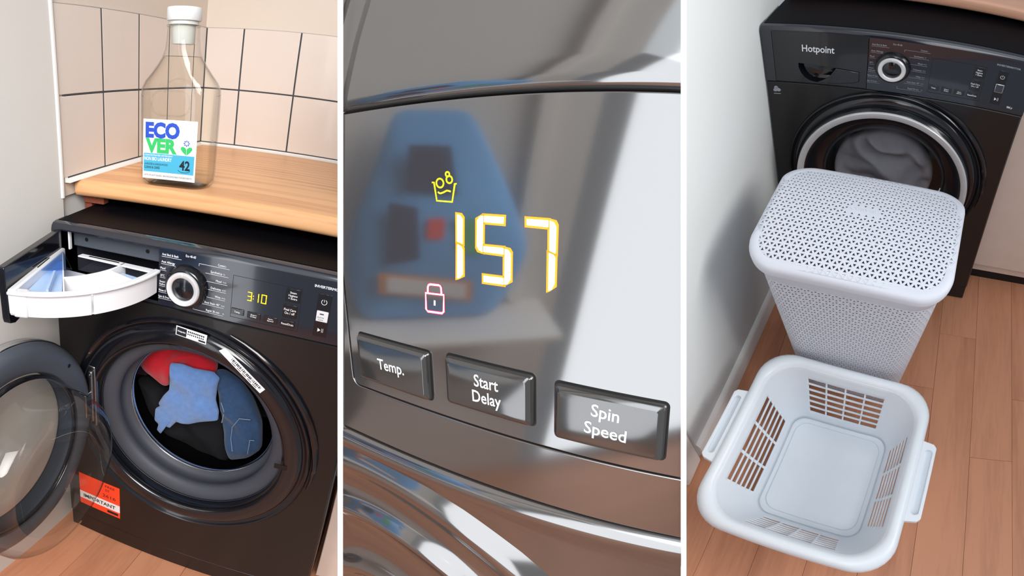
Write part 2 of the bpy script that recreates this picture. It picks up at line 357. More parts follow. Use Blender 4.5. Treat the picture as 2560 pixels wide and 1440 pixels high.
# ------------------------------------------------------------------ washing machines
def mapf(v):
    a = [v[0], v[1], v[2]]; return a
def machine(bay, is_open, label):
    t = thing('washing_machine', label, 'washing machine', bay, (W/2, 0.27, 0), group=None)
    if is_open:
        H, ZS = 0.8503, 0.7313; fz = lambda z: z
        DZ0, DZ1 = 0.737, 0.8385
    else:
        H, ZS = 0.862, 0.7135; fz = lambda z: 0.7299+1.204*(z-0.7414)
        DZ0, DZ1 = 0.714, 0.8515
    DX0, DX1 = 0.023, 0.2345
    part('cabinet', MB().box(0, 0.012, 0.02, 0.54, 0.02, H-0.012).box(W-0.012, W, 0.02, 0.54, 0.02, H-0.012).box(0, W, 0.53, 0.545, 0.02, H-0.012), 'black_paint', t, bevel=0.003)
    part('top_panel', MB().box(0.001, W-0.001, 0.016, 0.545, H-0.016, H+0.001), 'black_top', t, bevel=0.004)
    # front plate with round hole
    hw = [(0.0, 0.061), (W, 0.061), (W, ZS-0.0012), (0.0, ZS-0.0012)]
    ang = sorted([2*pi*i/96 for i in range(96)]+[atan2(z-CZ, x-CX) % (2*pi) for x, z in hw])
    def edge(a, ins):
        c, s = cos(a), sin(a); k = 1e9
        if c > 1e-9: k = min(k, (W-ins-CX)/c)
        if c < -1e-9: k = min(k, (ins-CX)/c)
        if s > 1e-9: k = min(k, (ZS-0.0012-ins-CZ)/s)
        if s < -1e-9: k = min(k, (0.061+ins-CZ)/s)
        return CX+k*c, CZ+k*s
    rings = [[(edge(a, 0)[0], 0.025, edge(a, 0)[1]) for a in ang], [(edge(a, 0)[0], 0.004, edge(a, 0)[1]) for a in ang],
             [(edge(a, 0.0035)[0], 0.0, edge(a, 0.0035)[1]) for a in ang], [(CX+0.2495*cos(a), 0.0, CZ+0.2495*sin(a)) for a in ang],
             [(CX+0.2*cos(a), 0.001, CZ+0.2*sin(a)) for a in ang]]
    front = part('front_panel', MB().loft(rings), 'black_paint', t)
    part('plinth', MB().box(0.002, W-0.002, 0.003, 0.02, 0.004, 0.0595), 'black_paint', t, bevel=0.002)
    # raised mouldings around the porthole
    part('porthole_surround', MB().lathe([(0.2555, 0.002), (0.2545, -0.0055), (0.251, -0.009), (0.2475, -0.0075), (0.2445, -0.003), (0.2405, -0.0025), (0.236, -0.0085), (0.231, -0.0105), (0.21, -0.0105), (0.2055, -0.008), (0.2035, -0.001), (0.203, 0.03)], (CX, CZ), 128), 'black_gloss', t, smooth=60)
    # crescent grip moulding right of the porthole
    pts = [(CX+(0.2615+0.001*sin(i/14*pi))*cos(radians(-12+i*6)), -0.001, CZ+(0.2615)*sin(radians(-12+i*6))) for i in range(15)]
    part('crescent_moulding', MB().tube(pts, [0.002+0.006*sin(pi*min(1, (i+0.2)/14)) for i in range(15)], 10), 'black_gloss', t)
    # control panel
    pf = lambda zlo: [(0.05, zlo), (0.0, zlo), (0.0, H-0.014), (0.002, H-0.007), (0.007, H-0.002), (0.016, H), (0.05, H)]
    mb = MB()
    mb.loft([[(x, y, z) for y, z in pf(ZS)] for x in (DX1, W)], True, True)
    mb.loft([[(x, y, z) for y, z in pf(ZS)] for x in (0, DX0)], True, True)
    mb.loft([[(x, y, z) for y, z in [(0.05, DZ1), (0, DZ1)]+pf(ZS)[2:]] for x in (DX0, DX1)], True, True)
    mb.box(DX0, DX1, 0.0, 0.05, ZS, DZ0)
    cp = part('control_panel', mb, 'panel_black_sheen', t, smooth=30)
    part('drawer_housing', MB().add([(DX0, 0.0, DZ0), (DX1, 0.0, DZ0), (DX1, 0.0, DZ1), (DX0, 0.0, DZ1), (DX0, 0.24, DZ0), (DX1, 0.24, DZ0), (DX1, 0.24, DZ1), (DX0, 0.24, DZ1)],
                                    [(0, 1, 5, 4), (1, 2, 6, 5), (2, 3, 7, 6), (3, 0, 4, 7), (4, 5, 6, 7)]), 'rubber_dark' if is_open else 'black_matt', t, smooth=None)
    # knob
    kx, kz = (0.289, 0.778) if is_open else (0.289, 0.781)
    kb = part('dial', MB().lathe([(0.0395, 0.0), (0.039, -0.004), (0.036, -0.012), (0.034, -0.0145), (0.031, -0.0155), (0.0, -0.0155)], (kx, kz), 64), 'black_gloss', t, smooth=50)
    part('dial_ring', MB().lathe([(0.0305, -0.012), (0.0302, -0.0185), (0.0285, -0.0205), (0.0225, -0.0202), (0.0208, -0.0185), (0.0205, -0.0155)], (kx, kz), 64), 'silver', kb, smooth=50)
    part('dial_cap', MB().lathe([(0.0207, -0.016), (0.0203, -0.0165), (0.0, -0.0170)], (kx, kz), 48), 'black_gloss', kb, smooth=50)
    part('dial_marker', MB().box(kx-0.0008, kx+0.0008, -0.0212, -0.02, kz+0.0255, kz+0.0305), 'white_print', kb)
    # printed programme names
    yp = -0.0006; ink = 'white_print' if is_open else 'grey_print'
    def line(mb, x0, x1, z, th=0.0006): return mb.box(x0, x1, yp-0.0001, yp, fz(z)-th/2, fz(z)+th/2)
    def prog(mb, name='programme_name'): part(name, mb, ink, cp, smooth=None)
    for s, x0, x1, z in (('Anti Bed & Bath', 0.2405, 0.2715, 0.8262), ('Anti Allergy', 0.2395, 0.2655, 0.8125), ('Pool', 0.238, 0.2475, 0.8005), ('20°C', 0.2378, 0.246, 0.7868), ('Rinse & Spin', 0.2355, 0.2585, 0.7585), ('Spin & Drain', 0.235, 0.2575, 0.7465)):
        prog(MB().text(s, (x0, yp, fz(z)), X, Z, 0.0042, x1-x0, 0.012))
        prog(line(MB(), x0-0.0005, x1+(0.006 if s[0] in 'AS' else 0.002), z-0.0022), 'programme_line')
    prog(MB().text('Steam', (0.2365, yp, fz(0.7755)), X, Z, 0.0036, 0.0115, 0.012)); prog(MB().text('Refresh', (0.2365, yp, fz(0.7705)), X, Z, 0.0036, 0.0145, 0.012)); prog(line(MB(), 0.236, 0.252, 0.7683), 'programme_line')
    prog(MB().text('Eco 40-60', (0.285, yp, fz(0.831)), X, Z, 0.0046, 0.0185, 0.01))
    names = ['Cotton', 'Synthetics', 'Mixed', 'Delicates', 'White', 'Anti Stain 40°', 'Rapid 30 min']
    for i, s in enumerate(names):
        z = 0.8262-i*0.01425; wd_ = len(s)*0.00205
        prog(MB().text(s, (0.3555-wd_-(0.004 if i else 0), yp, fz(z)), X, Z, 0.0042, wd_, 0.01))
        x0 = [0.3095, 0.3219, 0.325, 0.328, 0.325, 0.317, 0.3028][i]
        mb = line(MB(), x0, 0.364-i*0.001, z-0.0022)
        if i == 0: mb.box(0.3095, 0.3101, yp-0.0001, yp, fz(0.8195), fz(0.8240))
        if i == 6: mb.box(0.3028, 0.3034, yp-0.0001, yp, fz(0.7385), fz(0.7435))
        prog(mb, 'programme_line')
        for k in range(1 if i < 2 else 2):
            xx = 0.3565+k*0.0035-(0.0015 if i else 0)
            if i < 6 or k: prog(MB().lathe([(0.0014, yp), (0.001, yp)], (xx, fz(z+0.0015)), 8), 'programme_symbol')
    prog(MB().text('INVERTERMOTOR', (0.5055, yp, fz(0.8255)), X, Z, 0.0044, 0.052, 0.03), 'motor_lettering')
    if not is_open:
        prog(MB().text('SY', (0.5700, yp, fz(0.829)), X, Z, 0.005, 0.008, 0.02), 'system_lettering')
    # display window and buttons
    mb = MB()
    for a in ((0.371, 0.4875, 0.8158, 0.8163), (0.371, 0.4875, 0.7408, 0.7413), (0.3708, 0.3713, 0.7410, 0.8160), (0.4873, 0.4878, 0.7410, 0.8160)):
        mb.box(a[0], a[1], -0.0004, 0.0002, fz(a[2]), fz(a[3]))
    part('display_seam', mb, 'seam_black', cp, smooth=None)
    for (x0, x1, z0, z1, txt) in ((0.3722, 0.3948, 0.7476, 0.7583, ['Temp.']), (0.4006, 0.4237, 0.7467, 0.758, ['Start', 'Delay']), (0.4298, 0.4526, 0.7462, 0.7574, ['Spin', 'Speed']),
                                  (0.4618, 0.4855, 0.7915, 0.8143, ['Steam', 'Hygiene', '+ Extra']), (0.46, 0.4832, 0.763, 0.786, ['Final Care', 'On / off']), (0.4584, 0.4821, 0.7455, 0.7573, ['Reset/Drain'])):
        b = part('button', MB().box(x0, x1, -0.0016, 0.001, fz(z0), fz(z1)), 'black_gloss', cp, bevel=0.0006)
        n = len(txt); hh = (fz(z1)-fz(z0))/(n+1)*0.62; hh = min(hh, 0.0042)
        for i, s in enumerate(txt):
            zz = (fz(z0)+fz(z1))/2+(n/2-0.5-i)*hh*1.45-hh/2
            part('lettering', MB().text(s, ((x0+x1)/2, -0.0021, zz), X, Z, hh, min(len(s)*0.0021, (x1-x0)*0.86), 0.015, 'c'), 'white_print', b, smooth=None)
    sw = part('switch_strip', MB().box(0.5135, 0.5355, -0.0012, 0.001, fz(0.7415), fz(0.8165)), 'black_gloss', cp, bevel=0.0006)
    mb = MB().lathe([(0.0048, -0.002), (0.0039, -0.002)], (0.5245, fz(0.803)), 24, radians(120), radians(420)).box(0.5241, 0.5249, -0.0021, -0.002, fz(0.803), fz(0.8075))
    part('power_symbol', mb, 'white_print', sw, smooth=None); mb = MB()
    mb.add([(0.5205, -0.002, fz(0.757)), (0.5205, -0.002, fz(0.750)), (0.5255, -0.002, fz(0.7535))], [(0, 1, 2)]).box(0.527, 0.5276, -0.0021, -0.002, fz(0.750), fz(0.757)).box(0.529, 0.5296, -0.0021, -0.002, fz(0.750), fz(0.757))
    part('start_symbol', mb, 'white_print', sw, smooth=None)
    if is_open:
        lb = part('lit_button', MB().box(0.515, 0.5342, -0.0032, 0, 0.7688, 0.7873), 'white_plastic', sw, bevel=0.001, label='white lit centre button')
        mb = MB().box(0.5205, 0.527, -0.0036, -0.0033, 0.7815, 0.7835); mb.text('Active', (0.517, -0.0036, 0.7755), X, Z, 0.0028, 0.011, 0.0).text('Care', (0.519, -0.0036, 0.7715), X, Z, 0.0028, 0.008, 0.0)
        part('lettering', mb, 'dim_print', sw, smooth=None)
        # the clock on the display: 3:10
        mb = MB()
        def seg(cx, z0, h, on, w=0.0072, th=0.0013):
            y = -0.0007; zm = z0+h/2; z1 = z0+h
            S = {'a': (cx, cx+w, z1-th, z1), 'g': (cx, cx+w, zm-th/2, zm+th/2), 'd': (cx, cx+w, z0, z0+th), 'b': (cx+w-th, cx+w, zm+0.0004, z1-0.0004), 'c': (cx+w-th, cx+w, z0+0.0004, zm-0.0004), 'f': (cx, cx+th, zm+0.0004, z1-0.0004), 'e': (cx, cx+th, z0+0.0004, zm-0.0004)}
            for k in on: a = S[k]; mb.box(a[0], a[1], y-0.0002, y, a[2], a[3])
        seg(0.3985, 0.7772, 0.0158, 'abgcd'); seg(0.4105, 0.7772, 0.0158, 'bc'); seg(0.422, 0.7775, 0.0158, 'abcdef', 0.0088)
        mb.box(0.4078, 0.409, -0.0009, -0.0007, 0.7815, 0.7827).box(0.4078, 0.409, -0.0009, -0.0007, 0.7865, 0.7877)
        part('display_digits', mb, 'led_yellow', cp, smooth=None, label='glowing yellow 3:10 digits')
    else:
        part('silver_button', MB().box(0.515, 0.5342, -0.0032, 0, fz(0.7688), fz(0.7873)), 'chrome', sw, bevel=0.001)
        part('button_face', MB().box(0.5165, 0.5327, -0.0036, 0, fz(0.7703), fz(0.7858)), 'rubber_dark', sw)
        mb = MB().text('9Kg', (0.553, -0.0006, 0.7262), X, Z, 0.0058, 0.0135, 0.02)
        part('printed_lettering', mb, 'white_print', t, smooth=None)
        mb = MB()
        for dx, dz, r in ((0.0, 0.0, 0.0062), (0.005, -0.002, 0.0048), (-0.004, -0.003, 0.0045), (-0.001, 0.004, 0.005)):
            mb.lathe([(r, -0.0008-0.0001*dx), (0.0, -0.0008-0.0001*dx)], (0.0225+dx, 0.6905+dz), 20)
        mb.box(0.0145, 0.0315, -0.0009, -0.0008, 0.6765, 0.6785)
        part('care_emblem', mb, 'grey_print', t, smooth=None)
    return t, H, fz
m1, H1, _ = machine(1, True, 'black washing machine with open door and pulled-out drawer under the wooden worktop')
# small printed edge words, gasket, drum of the open machine
def gasket(t, bay):
    part('door_seal', MB().lathe([(0.204, 0.034), (0.2035, 0.027), (0.2005, 0.0235), (0.196, 0.0225), (0.183, 0.026), (0.175, 0.031), (0.171, 0.036), (0.1695, 0.042), (0.172, 0.05), (0.176, 0.062), (0.1745, 0.07), (0.171, 0.074), (0.167, 0.077), (0.163, 0.082)], (CX, CZ), 128), 'rubber', t, smooth=60)
    part('seal_trim', MB().lathe([(0.2055, 0.03), (0.206, 0.0235), (0.2042, 0.0215), (0.2025, 0.0235)], (CX, CZ), 128), 'rubber_dark', t, smooth=60)
    part('drum_rim', MB().lathe([(0.1645, 0.081), (0.1625, 0.0785), (0.1605, 0.081), (0.160, 0.088)], (CX, CZ), 96), 'chrome', t, smooth=60)
    part('drum', MB().lathe([(0.160, 0.088), (0.2, 0.096), (0.232, 0.105), (0.238, 0.115), (0.238, 0.42), (0.2, 0.44), (0.0, 0.445)], (CX, CZ), 72), 'drum_steel', t, smooth=40)
gasket(m1, 1)
mb = MB()
for i, ch in enumerate('ANTIMICROBIC'):
    a = radians(104-i*5.1); r = 0.1805
    ux = Vector((sin(a), 0, -cos(a))); uz = Vector((cos(a), -0.45, sin(a)))
    mb.text(ch, (CX+r*cos(a), 0.0235, CZ+r*sin(a)), ux, uz, 0.0095, 0.0042 if ch == 'I' else 0.0095, 0.03, 'c')
part('seal_lettering', mb, 'dim_print', m1, smooth=None)
mb = MB().box(0.484, 0.508, -0.0112, -0.0104, 0.4475, 0.459)
part('latch_slot', mb, 'seam_black', m1, smooth=None)
# hinge on the front
mb = MB().box(0.083, 0.1, -0.012, 0.0, 0.405, 0.56).box(0.0865, 0.0965, -0.019, -0.012, 0.42, 0.55).box(0.066, 0.088, -0.03, -0.016, 0.44, 0.495)
hg = part('hinge', mb, 'steel', m1, bevel=0.003)
part('hinge_screw', MB().lathe([(0.0035, -0.0195), (0.003, -0.0215), (0.0, -0.022)], (0.0915, 0.541), 16), 'chrome', hg)
# stickers on the open machine
st = part('info_sticker', MB().prism([(0.2765, -0.0112, 0.6865), (0.335, -0.0112, 0.6815), (0.3365, -0.0112, 0.7005), (0.2775, -0.0112, 0.7050)], (0, -0.0004, 0)), 'sticker_white', m1, smooth=None)
e = Vector((0.0585, 0, -0.005)).normalized(); n = Vector((0.085, 0, 1)).normalized(); o = Vector((0.2765, -0.0119, 0.6865))
def q4(mb, o, e, n, x0, x1, z0, z1, y=-0.0001):
    return mb.prism([o+e*x0+n*z0, o+e*x1+n*z0, o+e*x1+n*z1, o+e*x0+n*z1], (0, y, 0))
mb = MB(); q4(mb, o, e, n, 0.0015, 0.0205, 0.0015, 0.017); q4(mb, o, e, n, 0.044, 0.057, 0.0022, 0.0055)
for k in range(9):
    q4(mb, o, e, n, 0.0225+k*0.0036, 0.0225+k*0.0036+0.0026, 0.0125, 0.0155); q4(mb, o, e, n, 0.0225+k*0.0036, 0.0225+k*0.0036+0.002, 0.0075, 0.0105)
part('sticker_print', mb, 'dark_print', st, smooth=None)
part('sticker_lettering', MB().text('Hotpoint', o+e*0.0035+n*0.008+Vector((0, -0.0003, 0)), e, n, 0.0035, 0.015, 0.02), 'white_print', st, smooth=None)
e = Vector((0.079, 0, -0.0635)).normalized(); n = Vector((e.z*-1, 0, e.x)).normalized(); o = Vector((0.3595, -0.0112, 0.6765))
mb = MB().prism([o, o+e*0.104, o+e*0.104+n*0.0135, o+e*0.004+n*0.0135], (0, -0.0004, 0))
st = part('barcode_sticker', mb, 'sticker_white', m1, smooth=None)
o.y = -0.0119; mb = MB(); random.seed(3); x = 0.026
while x < 0.098:
    w_ = random.choice((0.0008, 0.0014, 0.002)); q4(mb, o, e, n, x, x+w_, 0.0055, 0.0105); x += w_+random.choice((0.0008, 0.0012, 0.0018))
for k in range(5): q4(mb, o, e, n, 0.03+k*0.013, 0.04+k*0.013, 0.0022, 0.0034)
part('sticker_print', mb, 'dark_print', st, smooth=None)
st = part('warning_sticker', MB().box(0.034, 0.147, -0.0006, 0.0, 0.11, 0.221), 'sticker_red', m1, smooth=None, label='orange-red warning sticker with white band')
part('sticker_band', MB().box(0.034, 0.147, -0.0009, -0.0006, 0.131, 0.157), 'sticker_white', st, smooth=None)
mb = MB().text('IMPORTANT', (0.045, -0.0011, 0.138), X, Z, 0.0125, 0.09, 0.02)
mb.text('FREE', (0.108, -0.0008, 0.206), X, Z, 0.008, 0.026).text('ST', (0.108, -0.0008, 0.192), X, Z, 0.008, 0.012).text('2616', (0.1, -0.0008, 0.170), X, Z, 0.011, 0.036)
mb.box(0.112, 0.142, -0.0008, -0.0006, 0.116, 0.125)
part('sticker_lettering', mb, 'dark_print', st, smooth=None)
# open door, hinged at the left, standing out towards the room
PHI = radians(91); HX, HY, ZD = 0.072, -0.014, 0.465
def swing(mb):
    c, s = cos(PHI), sin(PHI)
    mb.v = [(HX+(x-HX)*c+(y-HY)*s, HY-(x-HX)*s+(y-HY)*c, z) for x, y, z in mb.v]; return mb
DC = (CX+0.004, ZD)
door = part('door', swing(MB().lathe([(0.176, -0.004), (0.18, -0.001), (0.2, 0.0035), (0.217, 0.004), (0.226, 0.0), (0.2315, -0.008), (0.2325, -0.02), (0.228, -0.034), (0.215, -0.042), (0.17, -0.042)], DC, 128)), 'door_plastic', m1, smooth=60)
part('door_trim', swing(MB().lathe([(0.231, -0.012), (0.2345, -0.02), (0.2335, -0.034), (0.224, -0.043)], DC, 128)), 'chrome', door, smooth=60)
part('door_bowl', swing(MB().lathe([(0.182, -0.003), (0.173, -0.001), (0.17, 0.008), (0.169, 0.03), (0.166, 0.07), (0.160, 0.096), (0.150, 0.106), (0.135, 0.109), (0.1, 0.1), (0.05, 0.088), (0.0, 0.083)], DC, 128)), 'door_glass', door, smooth=80)
part('bowl_collar', swing(MB().lathe([(0.172, -0.006), (0.168, -0.004), (0.1665, 0.002), (0.168, 0.006)], DC, 128)), 'black_gloss', door, smooth=80)
part('window_pane', swing(MB().lathe([(0.172, -0.040), (0.1, -0.046), (0.0, -0.048)], DC, 96)), 'door_glass', door, smooth=80)
part('door_catch_hole', swing(MB().lathe([(0.004, 0.0050), (0.0, 0.0052)], (DC[0]+0.207*cos(radians(140)), DC[1]+0.207*sin(radians(140))), 16)), 'seam_black', door)
part('door_hinge_plate', swing(MB().box(HX-0.004, HX+0.024, -0.012, 0.008, 0.44, 0.5)), 'steel', door, bevel=0.003)
# detergent drawer swung out to the left
PX, PA = 0.025, radians(-78.5)
def pol(r, a, z): return (PX+r*cos(a), r*sin(a), z)
d_ = Vector((cos(PA), sin(PA), 0)); n_ = Vector((sin(PA), -cos(PA), 0))   # n_ points away from the tray
dr = part('drawer_front', None or MB().prism([Vector((PX, 0, 0))+d_*u+Z*z for u, z in ((0.0, 0.838), (0.2065, 0.838), (0.208, 0.835), (0.208, 0.746), (0.2055, 0.737), (0.19, 0.731), (0.14, 0.737), (0.0, 0.739))], n_*0.014), 'black_gloss', m1, bevel=0.0015)
part('drawer_slot', MB().prism([Vector((PX, 0, 0))+d_*u+Z*z-n_*0.0004 for u, z in ((0.075, 0.8255), (0.13, 0.8255), (0.13, 0.829), (0.075, 0.829))], n_*0.001), 'seam_black', dr)
ZR, ZF = 0.8, 0.757; A0, A1 = radians(-77.5), radians(-1)
arc = lambda a0, a1, k: [a0+(a1-a0)*i/k for i in range(k+1)]
def wall_arc(r0, r1, z0, z1, a0, a1, k=28):
    rings = [[pol(r0, a, z0), pol(r1, a, z0), pol(r1, a, z1), pol(r0, a, z1)] for a in arc(a0, a1, k)]
    return MB().loft(rings, True, True)
def radial(a, r0, r1, z0, z1, th=0.003):
    u = Vector((cos(a), sin(a), 0)); v = Vector((-sin(a), cos(a), 0)); o = Vector((PX, 0, 0))
    return MB().prism([o+u*r0+v*th/2+Z*z0, o+u*r1+v*th/2+Z*z0, o+u*r1+v*th/2+Z*z1, o+u*r0+v*th/2+Z*z1], -v*th)
tray = part('drawer_tray', wall_arc(0.2045, 0.2085, ZF-0.002, ZR-0.004, A0, radians(-40), 16), 'white_plastic', m1, bevel=0.0008)
part('tray_wall', wall_arc(0.2045, 0.2085, ZF-0.002, ZR-0.004, radians(-39), A1, 16), 'white_plastic', tray, bevel=0.0008)
part('tray_rim', wall_arc(0.2035, 0.2155, ZR-0.006, ZR, A0, A1), 'white_plastic', tray, bevel=0.002)
part('tray_floor', wall_arc(0.004, 0.206, ZF-0.002, ZF, A0, A1), 'white_plastic', tray)
part('tray_bar', radial(radians(-76), 0.0, 0.211, ZF, ZR+0.002, 0.013), 'white_plastic', tray, bevel=0.003)
part('tray_end', radial(radians(-72), 0.19, 0.2115, ZF-0.004, ZR-0.002, 0.026), 'white_plastic', tray, bevel=0.004)
part('bar_slot', radial(radians(-76), 0.06, 0.11, ZR+0.0018, ZR+0.0026, 0.0025), 'seam_black', tray)
part('tray_divider', radial(radians(-52), 0.02, 0.205, ZF, ZR-0.002), 'white_plastic', tray, bevel=0.0008)
part('tray_divider', wall_arc(0.142, 0.1455, ZF, ZR-0.001, radians(-52), radians(-2), 20), 'white_plastic', tray, bevel=0.0008)
part('tray_divider', radial(radians(-17), 0.145, 0.205, ZF, ZR-0.004), 'white_plastic', tray, bevel=0.0008)
part('tray_ledge', MB().prism([pol(0.05, radians(-3), ZR-0.004), pol(0.205, radians(-1.5), ZR-0.004), pol(0.205, radians(-5.5), ZR-0.004), pol(0.05, radians(-18), ZR-0.004)], (0, 0, 0.003)), 'white_plastic', tray, bevel=0.0008)
part('ledge_slot', MB().prism([pol(0.07, radians(-6), ZR-0.0008), pol(0.135, radians(-3.5), ZR-0.0008), pol(0.135, radians(-5.0), ZR-0.0008), pol(0.07, radians(-9), ZR-0.0008)], (0, 0, 0.0004)), 'seam_black', tray)
part('softener_insert', wall_arc(0.03, 0.2, ZR-0.018, ZR-0.015, radians(-73), radians(-53), 10), 'blue_plastic', tray, bevel=0.001)
part('insert_lid', wall_arc(0.02, 0.11, ZR-0.003, ZR-0.001, radians(-73), radians(-44), 10), 'blue_clear', tray)
part('insert_flap', radial(radians(-60), 0.11, 0.19, ZR-0.016, ZR-0.002, 0.004), 'blue_plastic', tray)
part('liquid_insert', wall_arc(0.15, 0.2, ZR-0.016, ZR-0.014, radians(-17), radians(-8), 6), 'blue_plastic', tray)
hs = part('housing_bracket', MB().box(0.03, 0.232, 0.03, 0.036, 0.798, 0.831), 'door_plastic', m1, bevel=0.002)
for x in (0.062, 0.196): part('bracket_screw', MB().lathe([(0.004, 0.0295), (0.0, 0.029)], (x, 0.815), 16), 'seam_black', hs)
part('housing_latch', MB().box(0.030, 0.034, 0.012, 0.02, 0.795, 0.836), 'white_plastic', m1, bevel=0.001)
# laundry in the open drum
def cloth(name, label, outline, y0, bulge, mat, bay, seed=0, fold=0.006, freq=28, depth=0.07, cat='clothing', n=72, rings=16, ang=0.6):
    P = [Vector((p[0], p[1])) for p in outline]; per = []; L = [(P[(i+1) % len(P)]-P[i]).length for i in range(len(P))]; T = sum(L)
    for k in range(n):
        s = T*k/n; i = 0
        while s > L[i]: s -= L[i]; i += 1
        per.append(P[i].lerp(P[(i+1) % len(P)], s/L[i]))
    if n < 120: per = [(per[i-1]+per[i]*2+per[(i+1) % n])/4 for i in range(n)]
    cdr = Vector((CX, CZ))
    per = [cdr+(p-cdr).normalized()*min((p-cdr).length, 0.226) for p in per]
    c = sum(per, Vector((0, 0)))/n
    def hgt(p):
        q = p.x*cos(ang)+p.y*sin(ang); v = Vector((p.x*9+seed, p.y*9, seed*0.7))
        return fold*sin(q*freq*2+3.0*noise.noise(v)*2)+fold*1.6*noise.noise(v*2.3)
    R = []
    R.append([(c.x+(p.x-c.x)*0.9, y0+depth, c.y+(p.y-c.y)*0.9) for p in per])
    for k in range(rings+1):
        t = 1-k/rings*0.985
        R.append([((c+(p-c)*t).x, y0-bulge*sqrt(max(0, 1-t**3))+hgt(c+(p-c)*t)*min(1, (1-t)*4+0.25), (c+(p-c)*t).y) for p in per])
    return solo(name, label, cat, bay, (c.x, y0+depth, min(p.y for p in per)), MB().loft(R, True, True), mat, smooth=80, sub=1)
RED = [(0.086, 0.49), (0.113, 0.512), (0.161, 0.53), (0.208, 0.536), (0.253, 0.532), (0.291, 0.517), (0.292, 0.49), (0.232, 0.48), (0.194, 0.478), (0.184, 0.47), (0.181, 0.454), (0.18, 0.429), (0.164, 0.421), (0.143, 0.429), (0.105, 0.448), (0.09, 0.465)]
TOWEL = [(0.198, 0.525), (0.225, 0.529), (0.254, 0.526), (0.301, 0.532), (0.317, 0.52), (0.313, 0.502), (0.311, 0.46), (0.32, 0.429), (0.32, 0.404), (0.277, 0.384), (0.254, 0.371), (0.22, 0.365), (0.201, 0.336), (0.19, 0.339), (0.179, 0.31), (0.168, 0.32), (0.172, 0.339), (0.16, 0.347), (0.161, 0.382), (0.175, 0.394), (0.169, 0.401), (0.182, 0.429), (0.197, 0.451)]
JEANS = [(0.292, 0.521), (0.313, 0.525), (0.35, 0.504), (0.385, 0.466), (0.412, 0.405), (0.419, 0.328), (0.39, 0.29), (0.347, 0.267), (0.329, 0.328), (0.319, 0.391), (0.307, 0.449)]
DARK = [(0.069, 0.407), (0.139, 0.38), (0.177, 0.351), (0.235, 0.348), (0.308, 0.375), (0.325, 0.303), (0.342, 0.232), (0.242, 0.215), (0.155, 0.238), (0.091, 0.282), (0.064, 0.333)]
PLUM = [(0.072, 0.445), (0.1, 0.455), (0.106, 0.43), (0.1, 0.412), (0.074, 0.412)]
cloth('red_garment', 'bright red garment at the top of the open drum', RED, 0.185, 0.025, 'red_cloth', 1, 1, 0.006, 40, 0.05, ang=-0.7)
cloth('towel', 'light blue towel in the middle of the open drum', TOWEL, 0.137, 0.018, 'blue_towel', 1, 5, 0.004, 26, 0.012, 'towel', 150, 22, ang=0.3)
jn = cloth('jeans', 'dark blue denim jeans at the right of the open drum', JEANS, 0.168, 0.03, 'denim', 1, 9, 0.005, 22, 0.03, 'jeans', ang=0.2)
mb = MB()
for pts in ([(0.322, 0.455), (0.331, 0.43), (0.327, 0.40)], [(0.391, 0.43), (0.366, 0.425), (0.352, 0.395), (0.352, 0.36), (0.358, 0.325)], [(0.405, 0.375), (0.395, 0.372), (0.394, 0.33)]):
    mb.tube([(x, 0.1365, z) for x, z in pts], 0.0012, 6)
part('stitching', mb, 'denim_seam', jn)
cloth('dark_garment', 'black garment lying at the bottom of the open drum', DARK, 0.205, 0.03, 'dark_cloth', 1, 13, 0.006, 22, 0.06)
cloth('plum_garment', 'dark plum garment at the left of the open drum', PLUM, 0.215, 0.02, 'plum_cloth', 1, 17, 0.004, 22, 0.05)
# ------------------------------------------------------------------ bottle on the worktop
BR = Matrix.Rotation(radians(5), 4, 'Z')
bt = thing('detergent_bottle', 'clear plastic laundry detergent bottle with white cap on the worktop', 'bottle', 1, (0.176, 0.188, ZT), rot=BR)
SEC = [(0.0, 0.060, 0.036, 0.03), (0.003, 0.065, 0.040, 0.03), (0.012, 0.0685, 0.0435, 0.028), (0.03, 0.0695, 0.0445, 0.026), (0.12, 0.0705, 0.0445, 0.026), (0.175, 0.0715, 0.0445, 0.028), (0.193, 0.0715, 0.044, 0.032), (0.207, 0.067, 0.042, 0.036), (0.222, 0.057, 0.038, 0.036), (0.238, 0.0465, 0.0345, 0.034), (0.254, 0.0375, 0.0315, 0.031), (0.27, 0.032, 0.03, 0.0299), (0.29, 0.0298, 0.029, 0.0289), (0.314, 0.0285, 0.0285, 0.0284), (0.318, 0.0285, 0.0285, 0.0284)]
def secs(S, d=0.0, zs=None): return [[(p[0], p[1], z) for p in rrect(hx-d, hy-d, max(0.004, r-d), 8)] for z, hx, hy, r in S]
part('shell', MB().loft(secs(SEC), True, False), 'bottle_plastic', bt, smooth=60)
part('liquid', MB().loft(secs([(0.004, 0.063, 0.038, 0.03)]+SEC[2:11]+[(0.257, 0.0365, 0.031, 0.0305)], 0.0022), True, True), 'liquid', bt, smooth=60)
part('base_dimple', MB().loft([[(p[0]*k, p[1]*k, z) for p in rrect(0.05, 0.03, 0.02, 8)] for k, z in ((1.0, 0.002), (0.8, 0.009), (0.4, 0.017), (0.1, 0.02))], False, True), 'bottle_plastic', bt, smooth=60)
def ring_(z0, z1, r0, r1, n=40): return MB().loft([[(r*cos(2*pi*i/n), r*sin(2*pi*i/n), z) for i in range(n)] for r, z in ((r0, z0), (r1, z0), (r1, z1), (r0, z1), (r0, z0))])
part('neck_ring', ring_(0.3155, 0.3195, 0.026, 0.0302), 'bottle_plastic', bt, smooth=50)
part('neck_thread', ring_(0.3195, 0.3285, 0.024, 0.0265), 'spout', bt, smooth=50)
part('spout', MB().loft([[(r*cos(2*pi*i/32), r*sin(2*pi*i/32), z) for i in range(32)] for r, z in ((0.0195, 0.281), (0.0205, 0.283), (0.0215, 0.325))], True), 'spout', bt, smooth=50)
n = 64
